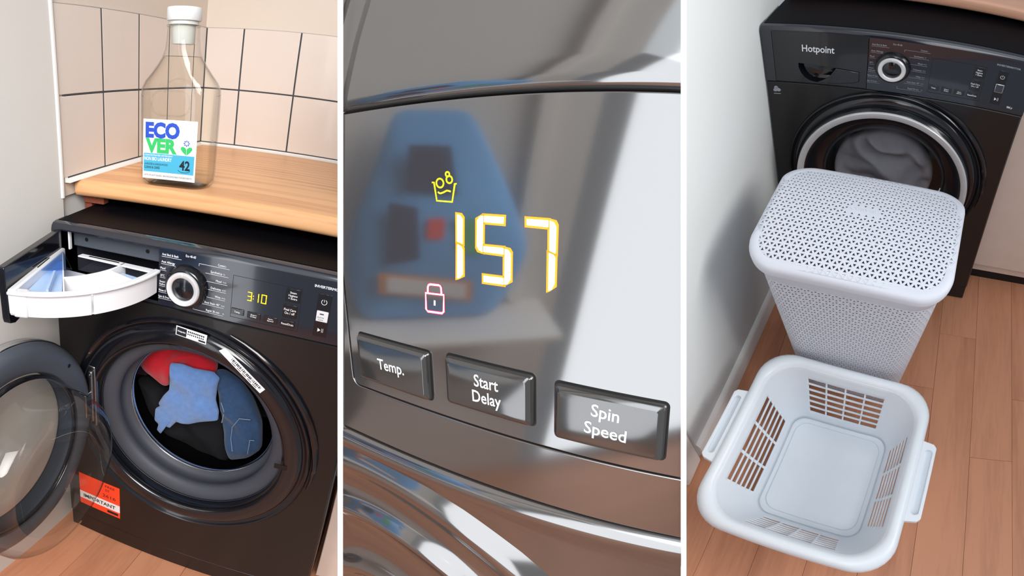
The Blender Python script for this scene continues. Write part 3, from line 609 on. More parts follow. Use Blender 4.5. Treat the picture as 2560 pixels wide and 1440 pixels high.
part('cap', MB().loft([[((r+(0.0003 if i % 2 else 0))*cos(2*pi*i/n), (r+(0.0003 if i % 2 else 0))*sin(2*pi*i/n), z) for i in range(n)] for r, z in ((0.0295, 0.3275), (0.0305, 0.329), (0.0303, 0.352), (0.0292, 0.3545), (0.025, 0.3552))], True, True), 'cap_white', bt, smooth=50)
YF = -0.0447
gr = MB().tube([(p[0]-0.004, YF+0.004-0.002, p[1]+0.165) for p in rrect(0.037, 0.024, 0.02, 6)], 0.0016, 6, True)
gr.tube([(0.012+0.028*cos(t), YF+0.004, 0.185+0.028*sin(t)) for t in [i*pi/14 for i in range(15)]], 0.0014, 6)
part('grip_ridge', gr, 'bottle_plastic', bt)
YL = YF-0.0008
lb = part('label', MB().prism([(-0.0565, YL, 0.0165), (0.0500, YL, 0.0165), (0.0510, YL, 0.1335), (-0.0555, YL, 0.1335)], (0, 0.0006, 0)), 'sticker_white', bt, smooth=None)
yt = YL-0.0003
part('label_band', MB().prism([(-0.0545, YL-0.0001, 0.030), (0.0470, YL-0.0001, 0.030), (0.0475, YL-0.0001, 0.0665), (-0.0543, YL-0.0001, 0.0665)], (0, -0.0001, 0)), 'label_blue', lb, smooth=None)
part('label_lettering', MB().text('ECO', (-0.0510, yt, 0.099), X, Z, 0.0285, 0.068, 0.055), 'eco_blue', lb, smooth=None)
mb = MB().text('VER', (-0.0510, yt, 0.0695), X, Z, 0.0268, 0.064, 0.055)
for s in (-1, 1): mb.prism([(0.0315+s*x, yt, 0.0675+z) for x, z in ((0.0004, 0.0), (0.0075, 0.006), (0.0115, 0.0115), (0.0105, 0.0155), (0.0065, 0.0165), (0.0025, 0.0145), (0.0004, 0.0115))], (0, -0.0001, 0))
part('label_lettering', mb, 'eco_green', lb, smooth=None)
mb = MB()
for k in range(8):
    a = k*pi/4; mb.prism([(0.0315+cos(a)*u-sin(a)*v, yt, 0.0905+sin(a)*u+cos(a)*v) for u, v in ((0.0022, 0), (0.0045, 0.0014), (0.0066, 0), (0.0045, -0.0014))], (0, -0.0001, 0))
part('label_flower', mb, 'eco_blue', lb, smooth=None)
part('label_lettering', MB().text('CONCENTRATED DETERGENT', (-0.053, yt, 0.0615), X, Z, 0.0030, 0.058, 0.01), 'white_print', lb, smooth=None)
mb = MB().text('NON BIO LAUNDRY', (-0.053, yt, 0.0525), X, Z, 0.0072, 0.056, 0.02)
part('label_lettering', mb, 'white_print', lb, smooth=None)
part('label_lettering', MB().text('42', (0.0185, yt, 0.0385), X, Z, 0.0185, 0.021, 0.03), 'dark_print', lb, smooth=None)
part('label_swoosh', MB().tube([(0.028+0.0125*sin(t), yt, 0.0395-0.006*cos(t)) for t in [-1.3+i*0.26 for i in range(11)]], 0.0004, 4), 'dark_print', lb, smooth=None)
part('label_lettering', MB().text('CLEANS & CARES', (-0.053, yt, 0.0365), X, Z, 0.0048, 0.032, 0.02), 'dark_print', lb, smooth=None)
mb = MB().text('LAVENDER & SANDALWOOD', (-0.053, yt, 0.0435), X, Z, 0.0042, 0.048, 0.01)
part('label_lettering', mb, 'dark_print', lb, smooth=None)
part('label_lettering', MB().text('WITH PLANT BASED, BIODEGRADABLE INGREDIENTS', (-0.0535, yt, 0.0215), X, Z, 0.0034, 0.098, 0.01), 'dim_print', lb, smooth=None)
# ------------------------------------------------------------------ third bay: wall, floor, machine, hamper, basket
wall3 = [(-0.004, 0.16), (-0.004, 0.0), (-0.043, -0.70), (-0.08, -0.70), (-0.05, 0.16)]
w3 = solo('wall_left', 'pale grey-white wall beside the closed washing machine and hamper', None, 3, (-0.03, -0.3, 0),
          MB().prism([(x, y, -0.02) for x, y in wall3], (0, 0, 1.35)), 'wall_paint_cool', bevel=0.006, kind='structure')
def along(y): return -0.004+y*0.0557 if y < 0 else -0.004
bb = MB().loft([[(along(y)+dx, y, z) for dx, z in ((-0.004, 0.0), (0.013, 0.0), (0.013, 0.056), (0.010, 0.064), (0.004, 0.070), (-0.004, 0.072))] for y in (-0.695, -0.35, -0.004)], True, True)
solo('baseboard_left', 'white skirting board along the wall behind the basket', None, 3, (-0.02, -0.35, 0), bb, 'sealant', bevel=0.001, kind='structure')
fr = MB().box(-0.125, -0.036, -0.79, -0.705, 0.0, 0.8).box(-0.125, -0.048, -0.83, -0.79, 0.0, 0.8)
solo('trim_1', 'white door frame edge left of the laundry basket', None, 3, (-0.08, -0.75, 0), fr, 'sealant', bevel=0.006, kind='structure')
th = MB().box(-0.068, -0.052, -1.2, -0.7, 0.0, 0.006)
solo('threshold_strip', 'metal threshold strip on the floor beside the door frame', 'threshold', 3, (-0.06, -0.95, 0), th, 'steel', bevel=0.002)
solo('carpet', 'speckled grey carpet corner beyond the metal threshold strip', 'carpet', 3, (-0.15, -0.95, 0), MB().box(-0.3, -0.069, -1.2, -0.79, -0.0035, 0.003), 'carpet', kind='stuff')
f3 = solo('floor', 'reddish wooden floor under the laundry basket and hamper', None, 3, (0.5, -0.4, 0), MB().box(-0.3, 1.35, -1.3, 0.5, -0.02, -0.0035), 'black_matt', kind='structure')
src = None; k = 0
for i in range(12):
    for j in range(2):
        x0 = -0.05+i*0.116; y0 = -1.3+j*0.9+(0.33*(i % 3))-0.0
        y0, y1 = (-1.3, -0.55+0.2*(i % 3)) if j == 0 else (-0.55+0.2*(i % 3), 0.5)
        part('plank', MB().box(x0+0.0003, x0+0.1157, y0+0.0003, y1-0.0003, -0.0035, 0.0), 'wood_floor', f3, bevel=0.0005)
wtp = solo('worktop', 'pinkish wooden worktop edge above the closed washing machine', 'worktop', 3, (0.5, 0.4, 0.872),
           MB().loft([[(x, y+0.095, z) for y, z in prof] for x in (0.0, 0.95)], True, True), 'wood_pink', smooth=50)
cupboard(3, 'pale cupboard to the right of the closed washing machine', 0.095)
m3, H3, fz3 = machine(3, False, 'black washing machine with closed chrome-ringed door behind the white hamper')
# closed drawer with brand and grip
DX0, DX1, DZ0, DZ1 = 0.0242, 0.2333, 0.7152, 0.8503
hole = [(0.079, 0.768), (0.0795, 0.755), (0.084, 0.742), (0.092, 0.73), (0.103, 0.722), (0.118, 0.7185), (0.16, 0.7195), (0.205, 0.7265), (0.2175, 0.732), (0.2175, 0.7565), (0.16, 0.7625)]
mb = holed(MB(), [(DX0, DZ0), (DX1, DZ0), (DX1, DZ1), (DX0, DZ1)], [hole], lambda p: (p[0], -0.0006, p[1]))
for i in range(4):
    o4 = [(DX0, DZ0), (DX1, DZ0), (DX1, DZ1), (DX0, DZ1)]; a, b = o4[i], o4[(i+1) % 4]
    mb.add([(a[0], -0.0006, a[1]), (b[0], -0.0006, b[1]), (b[0], 0.015, b[1]), (a[0], 0.015, a[1])], [(0, 1, 2, 3)])
hc = (0.135, 0.745)
mb.loft([[(hc[0]+(x-hc[0])*s, y, hc[1]+(z-hc[1])*s) for x, z in hole] for s, y in ((1.0, -0.0006), (0.97, 0.006), (0.85, 0.016), (0.6, 0.021), (0.1, 0.022))], False, True)
dr3 = part('drawer_front', mb, 'black_gloss', m3, smooth=30)
grip = [(0.119, 0.7185), (0.16, 0.7195), (0.205, 0.7265), (0.2175, 0.732), (0.2175, 0.7565), (0.165, 0.762), (0.150, 0.738), (0.135, 0.727)]
part('drawer_grip', MB().prism([(x, -0.004, z) for x, z in grip], (0, 0.006, 0)), 'black_gloss', dr3, bevel=0.002)
part('brand_lettering', MB().text('Hotpoint', (0.0895, -0.0012, 0.8), X, Vector((0, 0, 1)), 0.0185, 0.0715, 0.012), 'white_print', dr3, smooth=None)
# closed door
CD = (0.2915, 0.448)
d3 = part('door', MB().lathe([(0.232, -0.002), (0.2325, -0.012), (0.230, -0.022), (0.2245, -0.03)], CD, 128), 'black_gloss', m3, smooth=60)
part('chrome_ring', MB().lathe([(0.2245, -0.0295), (0.2240, -0.034), (0.2225, -0.0362), (0.2095, -0.0350), (0.2075, -0.033), (0.2065, -0.026)], CD, 128), 'silver', d3, smooth=60)
part('door_inner_ring', MB().lathe([(0.2075, -0.028), (0.205, -0.0285), (0.188, -0.02), (0.170, -0.008), (0.158, 0.0), (0.156, 0.008)], CD, 128), 'black_gloss', d3, smooth=60)
part('door_window', MB().lathe([(0.1575, 0.001), (0.145, -0.002), (0.1, -0.009), (0.05, -0.013), (0.0, -0.014)], CD, 96), 'dark_glass', d3, smooth=80)
part('drum', MB().lathe([(0.157, 0.03), (0.157, 0.12), (0.0, 0.25)], CD, 64), 'drum_steel', m3, smooth=40)
# finger hollow at the right of the door ring, showing as a polished wedge
gp = [(CD[0]+r*cos(radians(a)), CD[1]+r*sin(radians(a))) for r, a in ((0.2075, -2), (0.2075, -20), (0.2075, -38), (0.183, -36), (0.172, -24), (0.183, -8))]
part('door_grip', MB().prism([(x, -0.0275, z) for x, z in gp], (0, 0.004, 0)), 'chrome', d3, bevel=0.001)
circ = [(CD[0]-0.005+0.138*cos(i*pi/20), CD[1]-0.012+0.138*sin(i*pi/20)) for i in range(40)]
cloth('grey_laundry', 'crumpled grey laundry seen through the closed washing machine door', circ, 0.05, 0.03, 'grey_cloth', 3, 23, 0.012, 34, 0.08, 'laundry', 96, 26, 0.9)
# ---- hamper
HB = Matrix.Rotation(radians(-3), 4, 'Z')
hp = thing('laundry_hamper', 'tall white perforated plastic laundry hamper with domed lid', 'hamper', 3, (0.29, -0.327, 0.0), rot=HB)
HXY = (0.203, 0.161)
dome = lambda x, y, z0=0.572: z0+0.026*(1-(y/0.17)**2)+0.004*(1-(x/0.21)**2)
def rr3(hx, hy, r, zf, n=10): return [(p[0], p[1], zf(p[0], p[1])) for p in rrect(hx, hy, r, n)]
rim = [rr3(0.199, 0.157, 0.062, lambda x, y: dome(x, y)-0.021), rr3(0.204, 0.162, 0.066, lambda x, y: dome(x, y)-0.020), rr3(0.2055, 0.1635, 0.067, lambda x, y: dome(x, y)-0.009), rr3(0.204, 0.162, 0.066, lambda x, y: dome(x, y)-0.002),
       rr3(0.200, 0.158, 0.063, lambda x, y: dome(x, y)+0.0012), rr3(0.191, 0.149, 0.055, lambda x, y: dome(x, y)+0.0020), rr3(0.186, 0.144, 0.051, lambda x, y: dome(x, y)+0.0014), rr3(0.185, 0.143, 0.050, lambda x, y: dome(x, y)-0.002)]
lid = part('lid', MB().loft(rim), 'hamper_plastic', hp, smooth=60)
def in_rr(x, y, hx, hy, r):
    x, y = abs(x), abs(y)
    if x > hx or y > hy: return False
    return not (x > hx-r and y > hy-r and hypot(x-hx+r, y-hy+r) > r)
def tri_lattice(mb, P3, tris, hole):
    for t in tris:
        c = tuple(sum(p[i] for p in t)/3 for i in (0, 1))
        inner = [(c[0]+(p[0]-c[0])*hole, c[1]+(p[1]-c[1])*hole) for p in t]
        mb.add([P3(*p) for p in list(t)+inner], [(0, 1, 4, 3), (1, 2, 5, 4), (2, 0, 3, 5)])
mb = MB(); E = 0.0148; hh = E*0.866
tris = []; solid_t = []
for j in range(-13, 13):
    for i in range(-15, 15):
        ox = (j % 2)*E/2
        a, b = (i*E+ox, j*hh), ((i+1)*E+ox, j*hh); c = ((i+0.5)*E+ox, (j+1)*hh); d = ((i+1.5)*E+ox, (j+1)*hh)
        for t in ((a, b, c), (b, d, c)):
            cx, cy = sum(p[0] for p in t)/3, sum(p[1] for p in t)/3
            if in_rr(cx, cy, 0.193, 0.151, 0.055):
                if abs(cx) < 0.036 and abs(cy-0.02) < 0.012: solid_t.append(t)
                else: tris.append(t)
tri_lattice(mb, lambda x, y: (x, y, dome(x, y)-0.001), tris, 0.48)
for t in solid_t: mb.add([(x, y, dome(x, y)-0.001) for x, y in t], [(0, 1, 2)])
part('lid_lattice', mb, 'hamper_plastic', lid, smooth=60, solid=0.003)
part('lid_emblem', MB().text('CURVER', (-0.028, 0.016, dome(0, 0.02)+0.0007), X, Y, 0.009, 0.056, 0.01), 'hamper_plastic', lid, smooth=None, solid=0.0012)
def body_pt(u, z, d=0.0):
    k = z/0.56; hx = 0.132+0.058*k; hy = 0.090+0.060*k; r = 0.045+0.012*k
    P = rrect(hx-d, hy-d, r, 10); P.append(P[0]); L = [hypot(P[i+1][0]-P[i][0], P[i+1][1]-P[i][1]) for i in range(len(P)-1)]; s = (u % 1.0)*sum(L)
    for i, l in enumerate(L):
        if s <= l: f = s/l if l else 0; return (P[i][0]+(P[i+1][0]-P[i][0])*f, P[i][1]+(P[i+1][1]-P[i][1])*f, z)
        s -= l
    return (P[0][0], P[0][1], z)
NC, NR, ZA, ZB = 84, 44, 0.014, 0.53
grid = {}
def bpnt(u, z):
    key = (round(u*4*NC) % (4*NC) if False else round(u, 6), round(z, 6))
    if key not in grid: grid[key] = body_pt(u, z)
    return grid[key]
mb = MB(); tris = []
dz = (ZB-ZA)/NR
for j in range(NR):
    for i in range(NC):
        ox = (j % 2)*0.5
        a, b, c, d = ((i+ox)/NC, ZA+j*dz), ((i+1+ox)/NC, ZA+j*dz), ((i+0.5+ox)/NC, ZA+(j+1)*dz), ((i+1.5+ox)/NC, ZA+(j+1)*dz)
        tris += [(a, b, c), (b, d, c)]
tri_lattice(mb, bpnt, tris, 0.47)
part('body_lattice', mb, 'hamper_plastic', hp, smooth=60, solid=0.0025)
part('shade_liner', MB().loft([[body_pt(i/60, z, 0.009) for i in range(60)] for z in (0.012, 0.2, 0.4, 0.515)], True, False), 'hamper_plastic', hp, smooth=60)  # added inner wall that keeps light out, so the lattice holes look dark
ringat = lambda z, d=0.0: [body_pt(i/120, z, d) for i in range(120)]
part('body_base', MB().loft([ringat(0.016, -0.001), ringat(0.008, -0.0015), ringat(0.0, 0.004)], False, True), 'hamper_plastic', hp, smooth=60)
part('body_collar', MB().loft([ringat(0.52, -0.0005), ringat(0.523, -0.002), ringat(0.56, -0.003), ringat(0.562, 0.004)]), 'hamper_plastic', hp, smooth=60)
# ---- laundry basket
BB = Matrix.Rotation(radians(-5.5), 4, 'Z')
bk = thing('laundry_basket', 'empty white plastic laundry basket with slotted sides and two handles', 'basket', 3, (0.281, -0.694, 0.0), rot=BB)
HT = 0.225
def bpar(v):
    k = v**0.85
    return 0.128+(0.184-0.128)*k, 0.145+(0.205-0.145)*k, 0.036+(0.08-0.036)*k, 0.026*(1-k)   # half x, half y, corner radius, shift
def side_pt(side, f, v, d=0.0):
    # f in [-1, 1] along the straight part of a side; |f|>1 runs into the corner arc (1..2)
    hx, hy, r, sh = bpar(v); z = 0.006+(HT-0.006)*v; hx -= d; hy -= d
    A, B = (hx, hy) if side in (0, 2) else (hy, hx)      # A: half length along, B: distance out
    if abs(f) <= 1: a, b = f*(A-r), B
    else:
        t = (abs(f)-1)*pi/4; sg = 1 if f > 0 else -1
        a, b = sg*(A-r+r*sin(t)), B-r+r*cos(t)
    p = {0: (-a, b), 1: (-b, -a), 2: (a, -b), 3: (b, a)}[side]
    return (p[0], p[1]+sh, z)
vr = [0.17+i*0.112+d for i in range(6) for d in (0.0, 0.083)]
vlist = [0.0, 0.06, 0.12]+vr+[0.88, 0.95, 1.0]
slotrow = {i for i, v in enumerate(vlist[:-1]) if v in vr[::2]}
mb = MB()
for side in range(4):
    nc = 4 if side in (0, 2) else 3
    fs = [-2, -1.75, -1.5, -1.25, -1.0]; cols = set(); wc = (1.5)/nc
    lo, hi = (-0.97, 0.97)
    cell = (hi-lo)/nc
    for c in range(nc):
        cols.add(len(fs)); fs.append(lo+c*cell+cell*0.045); fs.append(lo+(c+1)*cell-cell*0.045)
    fs += [1.0, 1.25, 1.5, 1.75, 2.0]
    vs = [side_pt(side, f, v) for v in vlist for f in fs]; n = len(fs); faces = []
    for i in range(len(vlist)-1):
        for j in range(n-1):
            if i in slotrow and j in cols: continue
            faces.append((i*n+j, i*n+j+1, (i+1)*n+j+1, (i+1)*n+j))
    mb.add(vs, faces)
part('basket_wall', mb, 'basket_plastic', bk, smooth=50, solid=0.0032)
def bring(v, d=0.0, dz_=0.0, k=10):
    out = []
    for side in range(4):
        for f in [-2+i*0.25 for i in range(4)]+[-1, -0.5, 0, 0.5, 1]+[1.25+i*0.25 for i in range(3)]:
            p = side_pt(side, f, v, d); out.append((p[0], p[1], p[2]+dz_))
    return out
part('basket_rim', MB().loft([bring(0.985, 0.002), bring(1, -0.001, 0.005), bring(1, -0.006, 0.0095), bring(1, -0.013, 0.0105), bring(1, -0.020, 0.008), bring(1, -0.0255, 0.001), bring(1, -0.0275, -0.009), bring(1, -0.027, -0.020), bring(1, -0.0245, -0.020)]), 'basket_plastic', bk, smooth=70)
def ringsc(s, z, sh=0.026): return [(p[0]*s, (p[1]-sh)*s+sh, z) for p in bring(0.0)]
part('basket_bottom', MB().loft([ringsc(1.0, 0.0062), ringsc(0.97, 0.003), ringsc(0.90, 0.003), ringsc(0.885, 0.0065), ringsc(0.86, 0.0065), ringsc(0.4, 0.0062)], False, True), 'basket_plastic', bk, smooth=40, solid=0.002)
for sx in (-1, 1):
    x0 = sx*0.2085; zc = HT-0.006
    out = [(0.0, -0.098), (0.026, -0.094), (0.033, -0.086), (0.033, 0.086), (0.026, 0.094), (0.0, 0.098)]
    outl = [(x0+sx*a, b) for a, b in out]
    inn = [(x0+sx*(0.0175+0.0085*cos(t)), (0.070 if sin(t) > 0 else -0.070)+0.0085*sin(t)) for t in [i*pi/8+0.01 for i in range(16)]]
    mb = MB()
    holed(mb, outl, [inn], lambda p: (p[0], p[1], zc+0.008))
    holed(mb, outl, [inn], lambda p: (p[0], p[1], zc-0.008))
    for loop in (outl, inn):
        n = len(loop); mb.add([(p[0], p[1], zc+s) for s in (0.008, -0.008) for p in loop], [(i, (i+1) % n, n+(i+1) % n, n+i) for i in range(n)])
    mb.add([(p[0], p[1], zc-0.003) for p in inn], [tuple(range(16))])
    part('handle', mb, 'basket_plastic', bk, smooth=35, bevel=0.002)
# ------------------------------------------------------------------ second bay: the big display panel
CAM2 = Vector((4.252061, -3.700741, 2.041020))*UNIT
R2 = Matrix(P2[0])
def side_plane(th, sg):
    n = Vector((cos(th), 0, -sin(th)))*sg
    return (CAM2, R2.transposed() @ n)
THM = 851/1300.0
CLIP = [side_plane((1702.5-1280)/1300.0, 1), side_plane((857.5-1280)/1300.0, -1)]
def sp(mb): mb.v = [tuple(c*UNIT for c in v) for v in mb.v]; return mb
def lift(p, d):     # a mark seen at plane position p, moved out to depth d in front of the panel
    C = CAM2/UNIT; k = d/3.7007
    return (p[0]+(C.x-p[0])*k, -d, p[1]+(C.z-p[1])*k)
dp = thing('display_panel', 'large glossy grey appliance control panel with glowing 157 digits and three push buttons', 'control panel', 2, (1.8*UNIT, 0.1*UNIT, -5.0*UNIT))
XA, XB = -2.6, 4.6
def strip(prof): return sp(MB().loft([[(x, y, z) for y, z in prof] for x in (XA, XB)], False, False, False))
part('backing', sp(MB().box(XA, XB, 0.6, 0.66, -5.6, 6.2)), 'seam_black', dp, smooth=None, clip=CLIP)
part('top_strip', strip([(0.55, 6.2), (0.19, 3.9), (0.085, 3.2), (0.03, 2.75), (0.016, 2.6), (0.024, 2.535), (0.045, 2.49), (0.075, 2.462), (0.12, 2.455)]), 'panel_grey', dp, smooth=80, clip=CLIP)
disp = [(-0.222, 2.44), (-0.222, -0.62)]+[(-0.122+0.1*cos(t), -0.622+0.1*sin(t)) for t in [pi+i*pi/16 for i in range(1, 9)]]+[(XB, -0.722), (XB, 2.44)]
win = part('display_window', sp(MB().prism([(x, 0.0, z) for x, z in disp], (0, 0.09, 0))), 'panel_grey', dp, smooth=40, bevel=0.011*UNIT, clip=CLIP, seg=3)
fas = [(XA, 2.43), (-0.242, 2.43), (-0.242, -0.62)]+[(-0.122+0.12*cos(t), -0.622+0.12*sin(t)) for t in [pi+i*pi/16 for i in range(1, 9)]]+[(XB, -0.742), (XB, -1.44), (XA, -1.44)]
part('fascia', sp(MB().prism([(x, 0.0, z) for x, z in fas], (0, 0.09, 0))), 'panel_front', dp, smooth=40, bevel=0.011*UNIT, clip=CLIP, seg=3)
part('lower_edge', strip([(0.12, -1.475), (0.05, -1.478), (0.015, -1.49), (-0.02, -1.53), (-0.045, -1.60), (-0.05, -1.66), (-0.035, -1.74), (-0.012, -1.82), (0.0, -1.95), (0.012, -2.3), (0.02, -5.6)]), 'panel_front', dp, smooth=80, clip=CLIP)
rp = [(3.62, 0.03), (3.5, -0.005), (3.4, -0.05), (3.3, -0.095), (3.2, -0.105), (3.1, -0.07), (3.0, -0.04), (2.8, -0.03), (2.68, -0.04), (2.58, -0.09), (2.5, -0.16), (2.43, -0.18), (2.36, -0.15), (2.28, -0.07), (2.2, -0.03), (1.8, -0.02), (1.55, -0.03), (1.42, -0.08), (1.3, -0.16), (1.2, -0.17), (1.1, -0.1), (0.9, 0.0), (0.2, 0.01)]
part('porthole_surround', sp(MB().lathe(rp, (0.0, -5.2), 128, 0.0, pi)), 'panel_front', dp, smooth=80, clip=CLIP)
for (x0, x1, z0, z1, lines) in ((-0.045, 1.015, -0.575, -0.02, [('Temp.', (0.222, -0.41), (0.624, -0.389), 0.134)]),
                                (1.247, 2.221, -0.512, 0.012, [('Start', (1.555, -0.262), (1.832, -0.259), 0.133), ('Delay', (1.531, -0.437), (1.861, -0.427), 0.133)]),
                                (2.44, 3.44, -0.553, 0.002, [('Spin', (2.77, -0.264), (3.027, -0.278), 0.128), ('Speed', (2.71, -0.448), (3.098, -0.467), 0.128)])):
    part('button_gap', sp(MB().prism([(p[0], -0.0015, p[1]) for p in rrect((x1-x0)/2+0.018, (z1-z0)/2+0.018, 0.05, 5, (x0+x1)/2, (z0+z1)/2)], (0, 0.001, 0))), 'seam_black', win, smooth=None, clip=CLIP)
    b = part('push_button', sp(MB().loft([[(p[0], y, p[1]) for p in rrect((x1-x0)/2-i, (z1-z0)/2-i, 0.04, 5, (x0+x1)/2, (z0+z1)/2)] for i, y in ((0.0, 0.0), (0.002, -0.03), (0.012, -0.055), (0.045, -0.082), (0.052, -0.0835))], False, True)), 'button_grey', dp, smooth=28, clip=CLIP)
    for s, p0, p1, hcap in lines:
        a, c = Vector(lift(p0, 0.086)), Vector(lift(p1, 0.086)); u = (c-a).normalized()
        part('lettering', sp(MB().text(s, a, u, Vector((-u.z, 0, u.x)), hcap*0.98, (c-a).length, 0.012)), 'white_print', b, smooth=None)
SEG = [[(1.441, 1.407), (1.475, 1.402), (1.503, 1.367), (1.489, 1.139), (1.428, 1.159)], [(1.431, 1.134), (1.475, 1.113), (1.489, 1.083), (1.478, 0.855), (1.445, 0.819), (1.409, 0.808)], [(1.721, 1.409), (1.685, 1.401), (1.658, 1.364), (1.646, 1.134), (1.667, 1.099), (1.705, 1.085)], [(1.731, 1.41), (1.935, 1.41), (1.928, 1.352), (1.729, 1.354)], [(1.718, 1.14), (1.924, 1.141), (1.923, 1.084), (1.717, 1.088)], [(1.937, 1.137), (1.973, 1.128), (1.996, 1.095), (1.989, 0.869), (1.961, 0.829), (1.926, 0.816)], [(1.709, 0.871), (1.918, 0.874), (1.917, 0.815), (1.707, 0.812)], [(2.153, 1.41), (2.354, 1.41), (2.354, 1.355), (2.153, 1.357)], [(2.366, 1.411), (2.406, 1.397), (2.426, 1.361), (2.42, 1.142), (2.365, 1.161)], [(2.359, 1.144), (2.402, 1.131), (2.418, 1.105), (2.413, 0.883), (2.386, 0.833), (2.355, 0.819)]]
for s in SEG:
    c = (sum(p[0] for p in s)/len(s), sum(p[1] for p in s)/len(s))
    sg = part('digit_segment', sp(MB().prism([(p[0], -0.004, p[1]) for p in s], (0, 0.003, 0))), 'led_white', win, smooth=None)
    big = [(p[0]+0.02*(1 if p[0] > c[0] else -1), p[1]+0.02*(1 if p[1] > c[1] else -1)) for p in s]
    part('segment_halo', sp(MB().prism([(p[0], -0.002, p[1]) for p in big], (0, 0.0015, 0))), 'halo_orange', sg, smooth=None)  # glow round the digit drawn as a larger emissive plate behind it
def stroke(pts, w, y=-0.003, closed=False):
    mb = MB(); P = [Vector((p[0], 0, p[1])) for p in pts]; n = len(P); L, Rr = [], []
    for i in range(n):
        a = P[(i-1) % n] if closed or i else P[i]; b = P[(i+1) % n] if closed or i < n-1 else P[i]
        t = (b-a).normalized(); nn = Vector((-t.z, 0, t.x))*w/2
        L.append(P[i]+nn); Rr.append(P[i]-nn)
    vs = [(v.x, y, v.z) for v in L]+[(v.x, y, v.z) for v in Rr]; m = n if closed else n-1
    return mb.add(vs, [(i, (i+1) % n, n+(i+1) % n, n+i) for i in range(m)])
mb = MB()
for st_ in (stroke([(1.172, 1.693), (1.195, 1.697), (1.217, 1.525), (1.393, 1.519), (1.432, 1.686), (1.45, 1.683)], 0.017), stroke([(1.235, 1.607), (1.252, 1.596), (1.269, 1.595), (1.301, 1.605), (1.337, 1.621), (1.36, 1.619), (1.382, 1.613)], 0.015)):
    mb.add(st_.v, st_.f)
for (cx, cz), rx, rz in (((1.264, 1.689), 0.041, 0.041), ((1.372, 1.722), 0.033, 0.033), ((1.355, 1.77), 0.021, 0.021)):
    s_ = stroke([(cx+rx*cos(i*pi/12), cz+rz*sin(i*pi/12)) for i in range(24)], 0.015, closed=True); mb.add(s_.v, s_.f)
part('wash_symbol', sp(mb), 'led_lime', win, smooth=None, label='glowing yellow wash tub symbol')
mb = MB()
for s_ in (stroke([(1.012, 0.610), (1.24, 0.622), (1.228, 0.452), (1.205, 0.431), (1.025, 0.421), (1.005, 0.442)], 0.019, closed=True), stroke([(1.04, 0.613), (1.045, 0.675), (1.056, 0.696), (1.076, 0.706), (1.182, 0.712), (1.202, 0.705), (1.211, 0.688), (1.213, 0.621)], 0.019), stroke([(1.121, 0.549), (1.117, 0.497)], 0.02)):
    mb.add(s_.v, s_.f)
lk = part('lock_symbol', sp(mb), 'led_pink', win, smooth=None, label='glowing pink padlock symbol')
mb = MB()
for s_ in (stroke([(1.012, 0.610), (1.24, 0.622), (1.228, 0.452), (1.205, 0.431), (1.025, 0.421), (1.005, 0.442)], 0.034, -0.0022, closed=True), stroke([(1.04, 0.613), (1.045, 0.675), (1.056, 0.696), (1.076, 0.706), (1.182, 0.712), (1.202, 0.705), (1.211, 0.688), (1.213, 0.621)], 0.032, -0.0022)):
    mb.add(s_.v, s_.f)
part('lock_halo', sp(mb), 'halo_red', lk, smooth=None)  # red glow of the padlock drawn as a wider emissive outline
# white trim strips down both sides of the display panel
for p0, p1 in ((844, 858), (1702, 1716)):
    part('edge_trim', sp(MB().box(XA-1.5, XB+1.0, -0.012, 0.12, -6.5, 6.4)), 'divider_white', dp, smooth=None, clip=[side_plane((p1-1280)/1300.0, 1), side_plane((p0-1280)/1300.0, -1)])
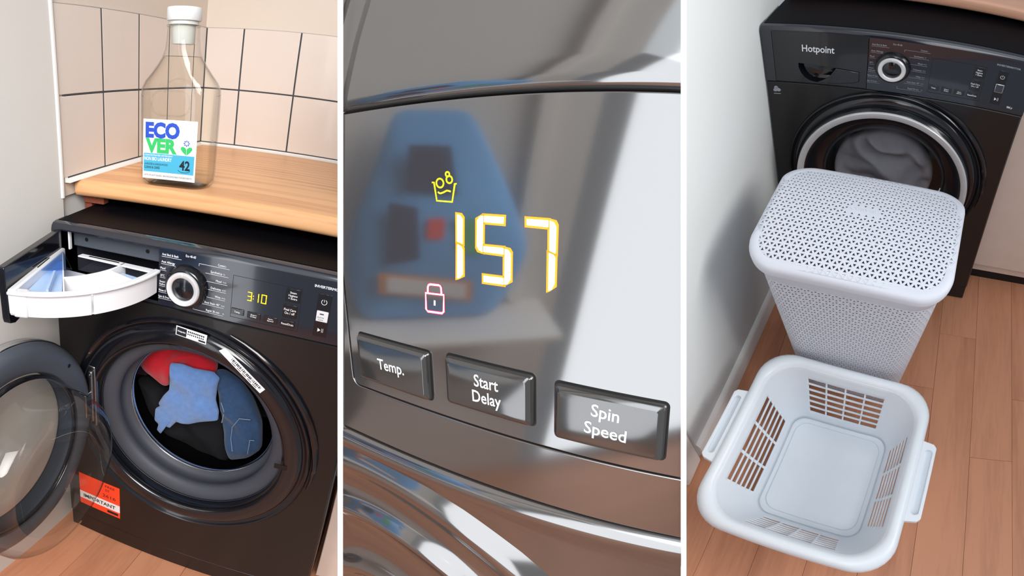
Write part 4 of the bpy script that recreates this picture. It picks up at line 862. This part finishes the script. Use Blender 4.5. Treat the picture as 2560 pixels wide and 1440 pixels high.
# ------------------------------------------------------------------ beside the camera, seen mirrored in the display panel
sh = solo('wall_shelf', 'white wall shelf under the blue pouch mirrored in the display panel', 'shelf', 1, (0.03, -0.61, 0.575), MB().box(XL, 0.12, -0.86, -0.405, 0.578, 0.592), 'sealant', bevel=0.002)
for y in (-0.8, -0.47): part('bracket', MB().prism([(XL, y, 0.578), (0.09, y, 0.578), (XL, y, 0.5)], (0, 0.012, 0)), 'sealant', sh)
PO = [(-0.508, 1.011), (-0.637, 1.016), (-0.677, 0.951), (-0.731, 0.862), (-0.785, 0.755), (-0.775, 0.70), (-0.745, 0.62), (-0.73, 0.594), (-0.46, 0.594), (-0.445, 0.62), (-0.427, 0.701), (-0.435, 0.783), (-0.466, 0.874), (-0.491, 0.945)]
def rnd(P, n=64):
    P = [Vector((p[0], p[1])) for p in P]; L = [(P[(i+1) % len(P)]-P[i]).length for i in range(len(P))]; T = sum(L); o = []
    for k in range(n):
        s = T*k/n; i = 0
        while s > L[i]: s -= L[i]; i += 1
        o.append(P[i].lerp(P[(i+1) % len(P)], s/L[i]))
    return [(o[i-1]+o[i]*2+o[(i+1) % n])/4 for i in range(n)]
pr = rnd(PO); cc = sum(pr, Vector((0, 0)))/len(pr)
def pch(t, sgn): return [(0.03+sgn*0.045*sqrt(max(0, 1-t**2.2))*min(1.0, max(0.15, (1.03-(cc.y+(p.y-cc.y)*t))*4.5)), cc.x+(p.x-cc.x)*t, cc.y+(p.y-cc.y)*t) for p in pr]
rings = [pch(t, -1) for t in (0.02, 0.3, 0.6, 0.8, 0.92, 0.98)]+[pch(1.0, 1)]+[pch(t, 1) for t in (0.98, 0.92, 0.8, 0.6, 0.3, 0.02)]
po = solo('detergent_pouch', 'blue detergent refill pouch on the wall shelf, mirrored in the display panel', 'pouch', 1, (0.03, -0.6, 0.594), MB().loft(rings, True, True), 'pouch_blue', smooth=80)
def decal(name, poly, x, mat, par): return part(name, MB().prism([(x, y, z) for y, z in poly], (0.002, 0, 0)), mat, par, smooth=None)
decal('pouch_label', [(-0.485, 0.722), (-0.665, 0.70), (-0.668, 0.655), (-0.488, 0.678)], 0.074, 'pouch_orange', po)
decal('label_panel', [(-0.50, 0.714), (-0.652, 0.695), (-0.655, 0.664), (-0.502, 0.683)], 0.0765, 'sticker_white', po)
decal('pouch_print', [(-0.53, 0.96), (-0.60, 0.96), (-0.62, 0.87), (-0.53, 0.88)], 0.066, 'pouch_dark', po)
decal('pouch_print', [(-0.50, 0.86), (-0.55, 0.85), (-0.56, 0.75), (-0.50, 0.74)], 0.0745, 'pouch_dark', po)
decal('pouch_print', [(-0.62, 0.83), (-0.66, 0.83), (-0.68, 0.76), (-0.63, 0.76)], 0.0745, 'pouch_green', po)
decal('pouch_print', [(-0.57, 0.83), (-0.60, 0.83), (-0.60, 0.79), (-0.57, 0.79)], 0.0755, 'sticker_red', po)
solo('trim_2', 'white upright wall trim mirrored beside the blue pouch', None, 1, (-0.02, -0.78, 0.9), MB().box(XL, -0.005, -0.805, -0.772, 0.6, 1.75), 'sealant', bevel=0.002, kind='structure')
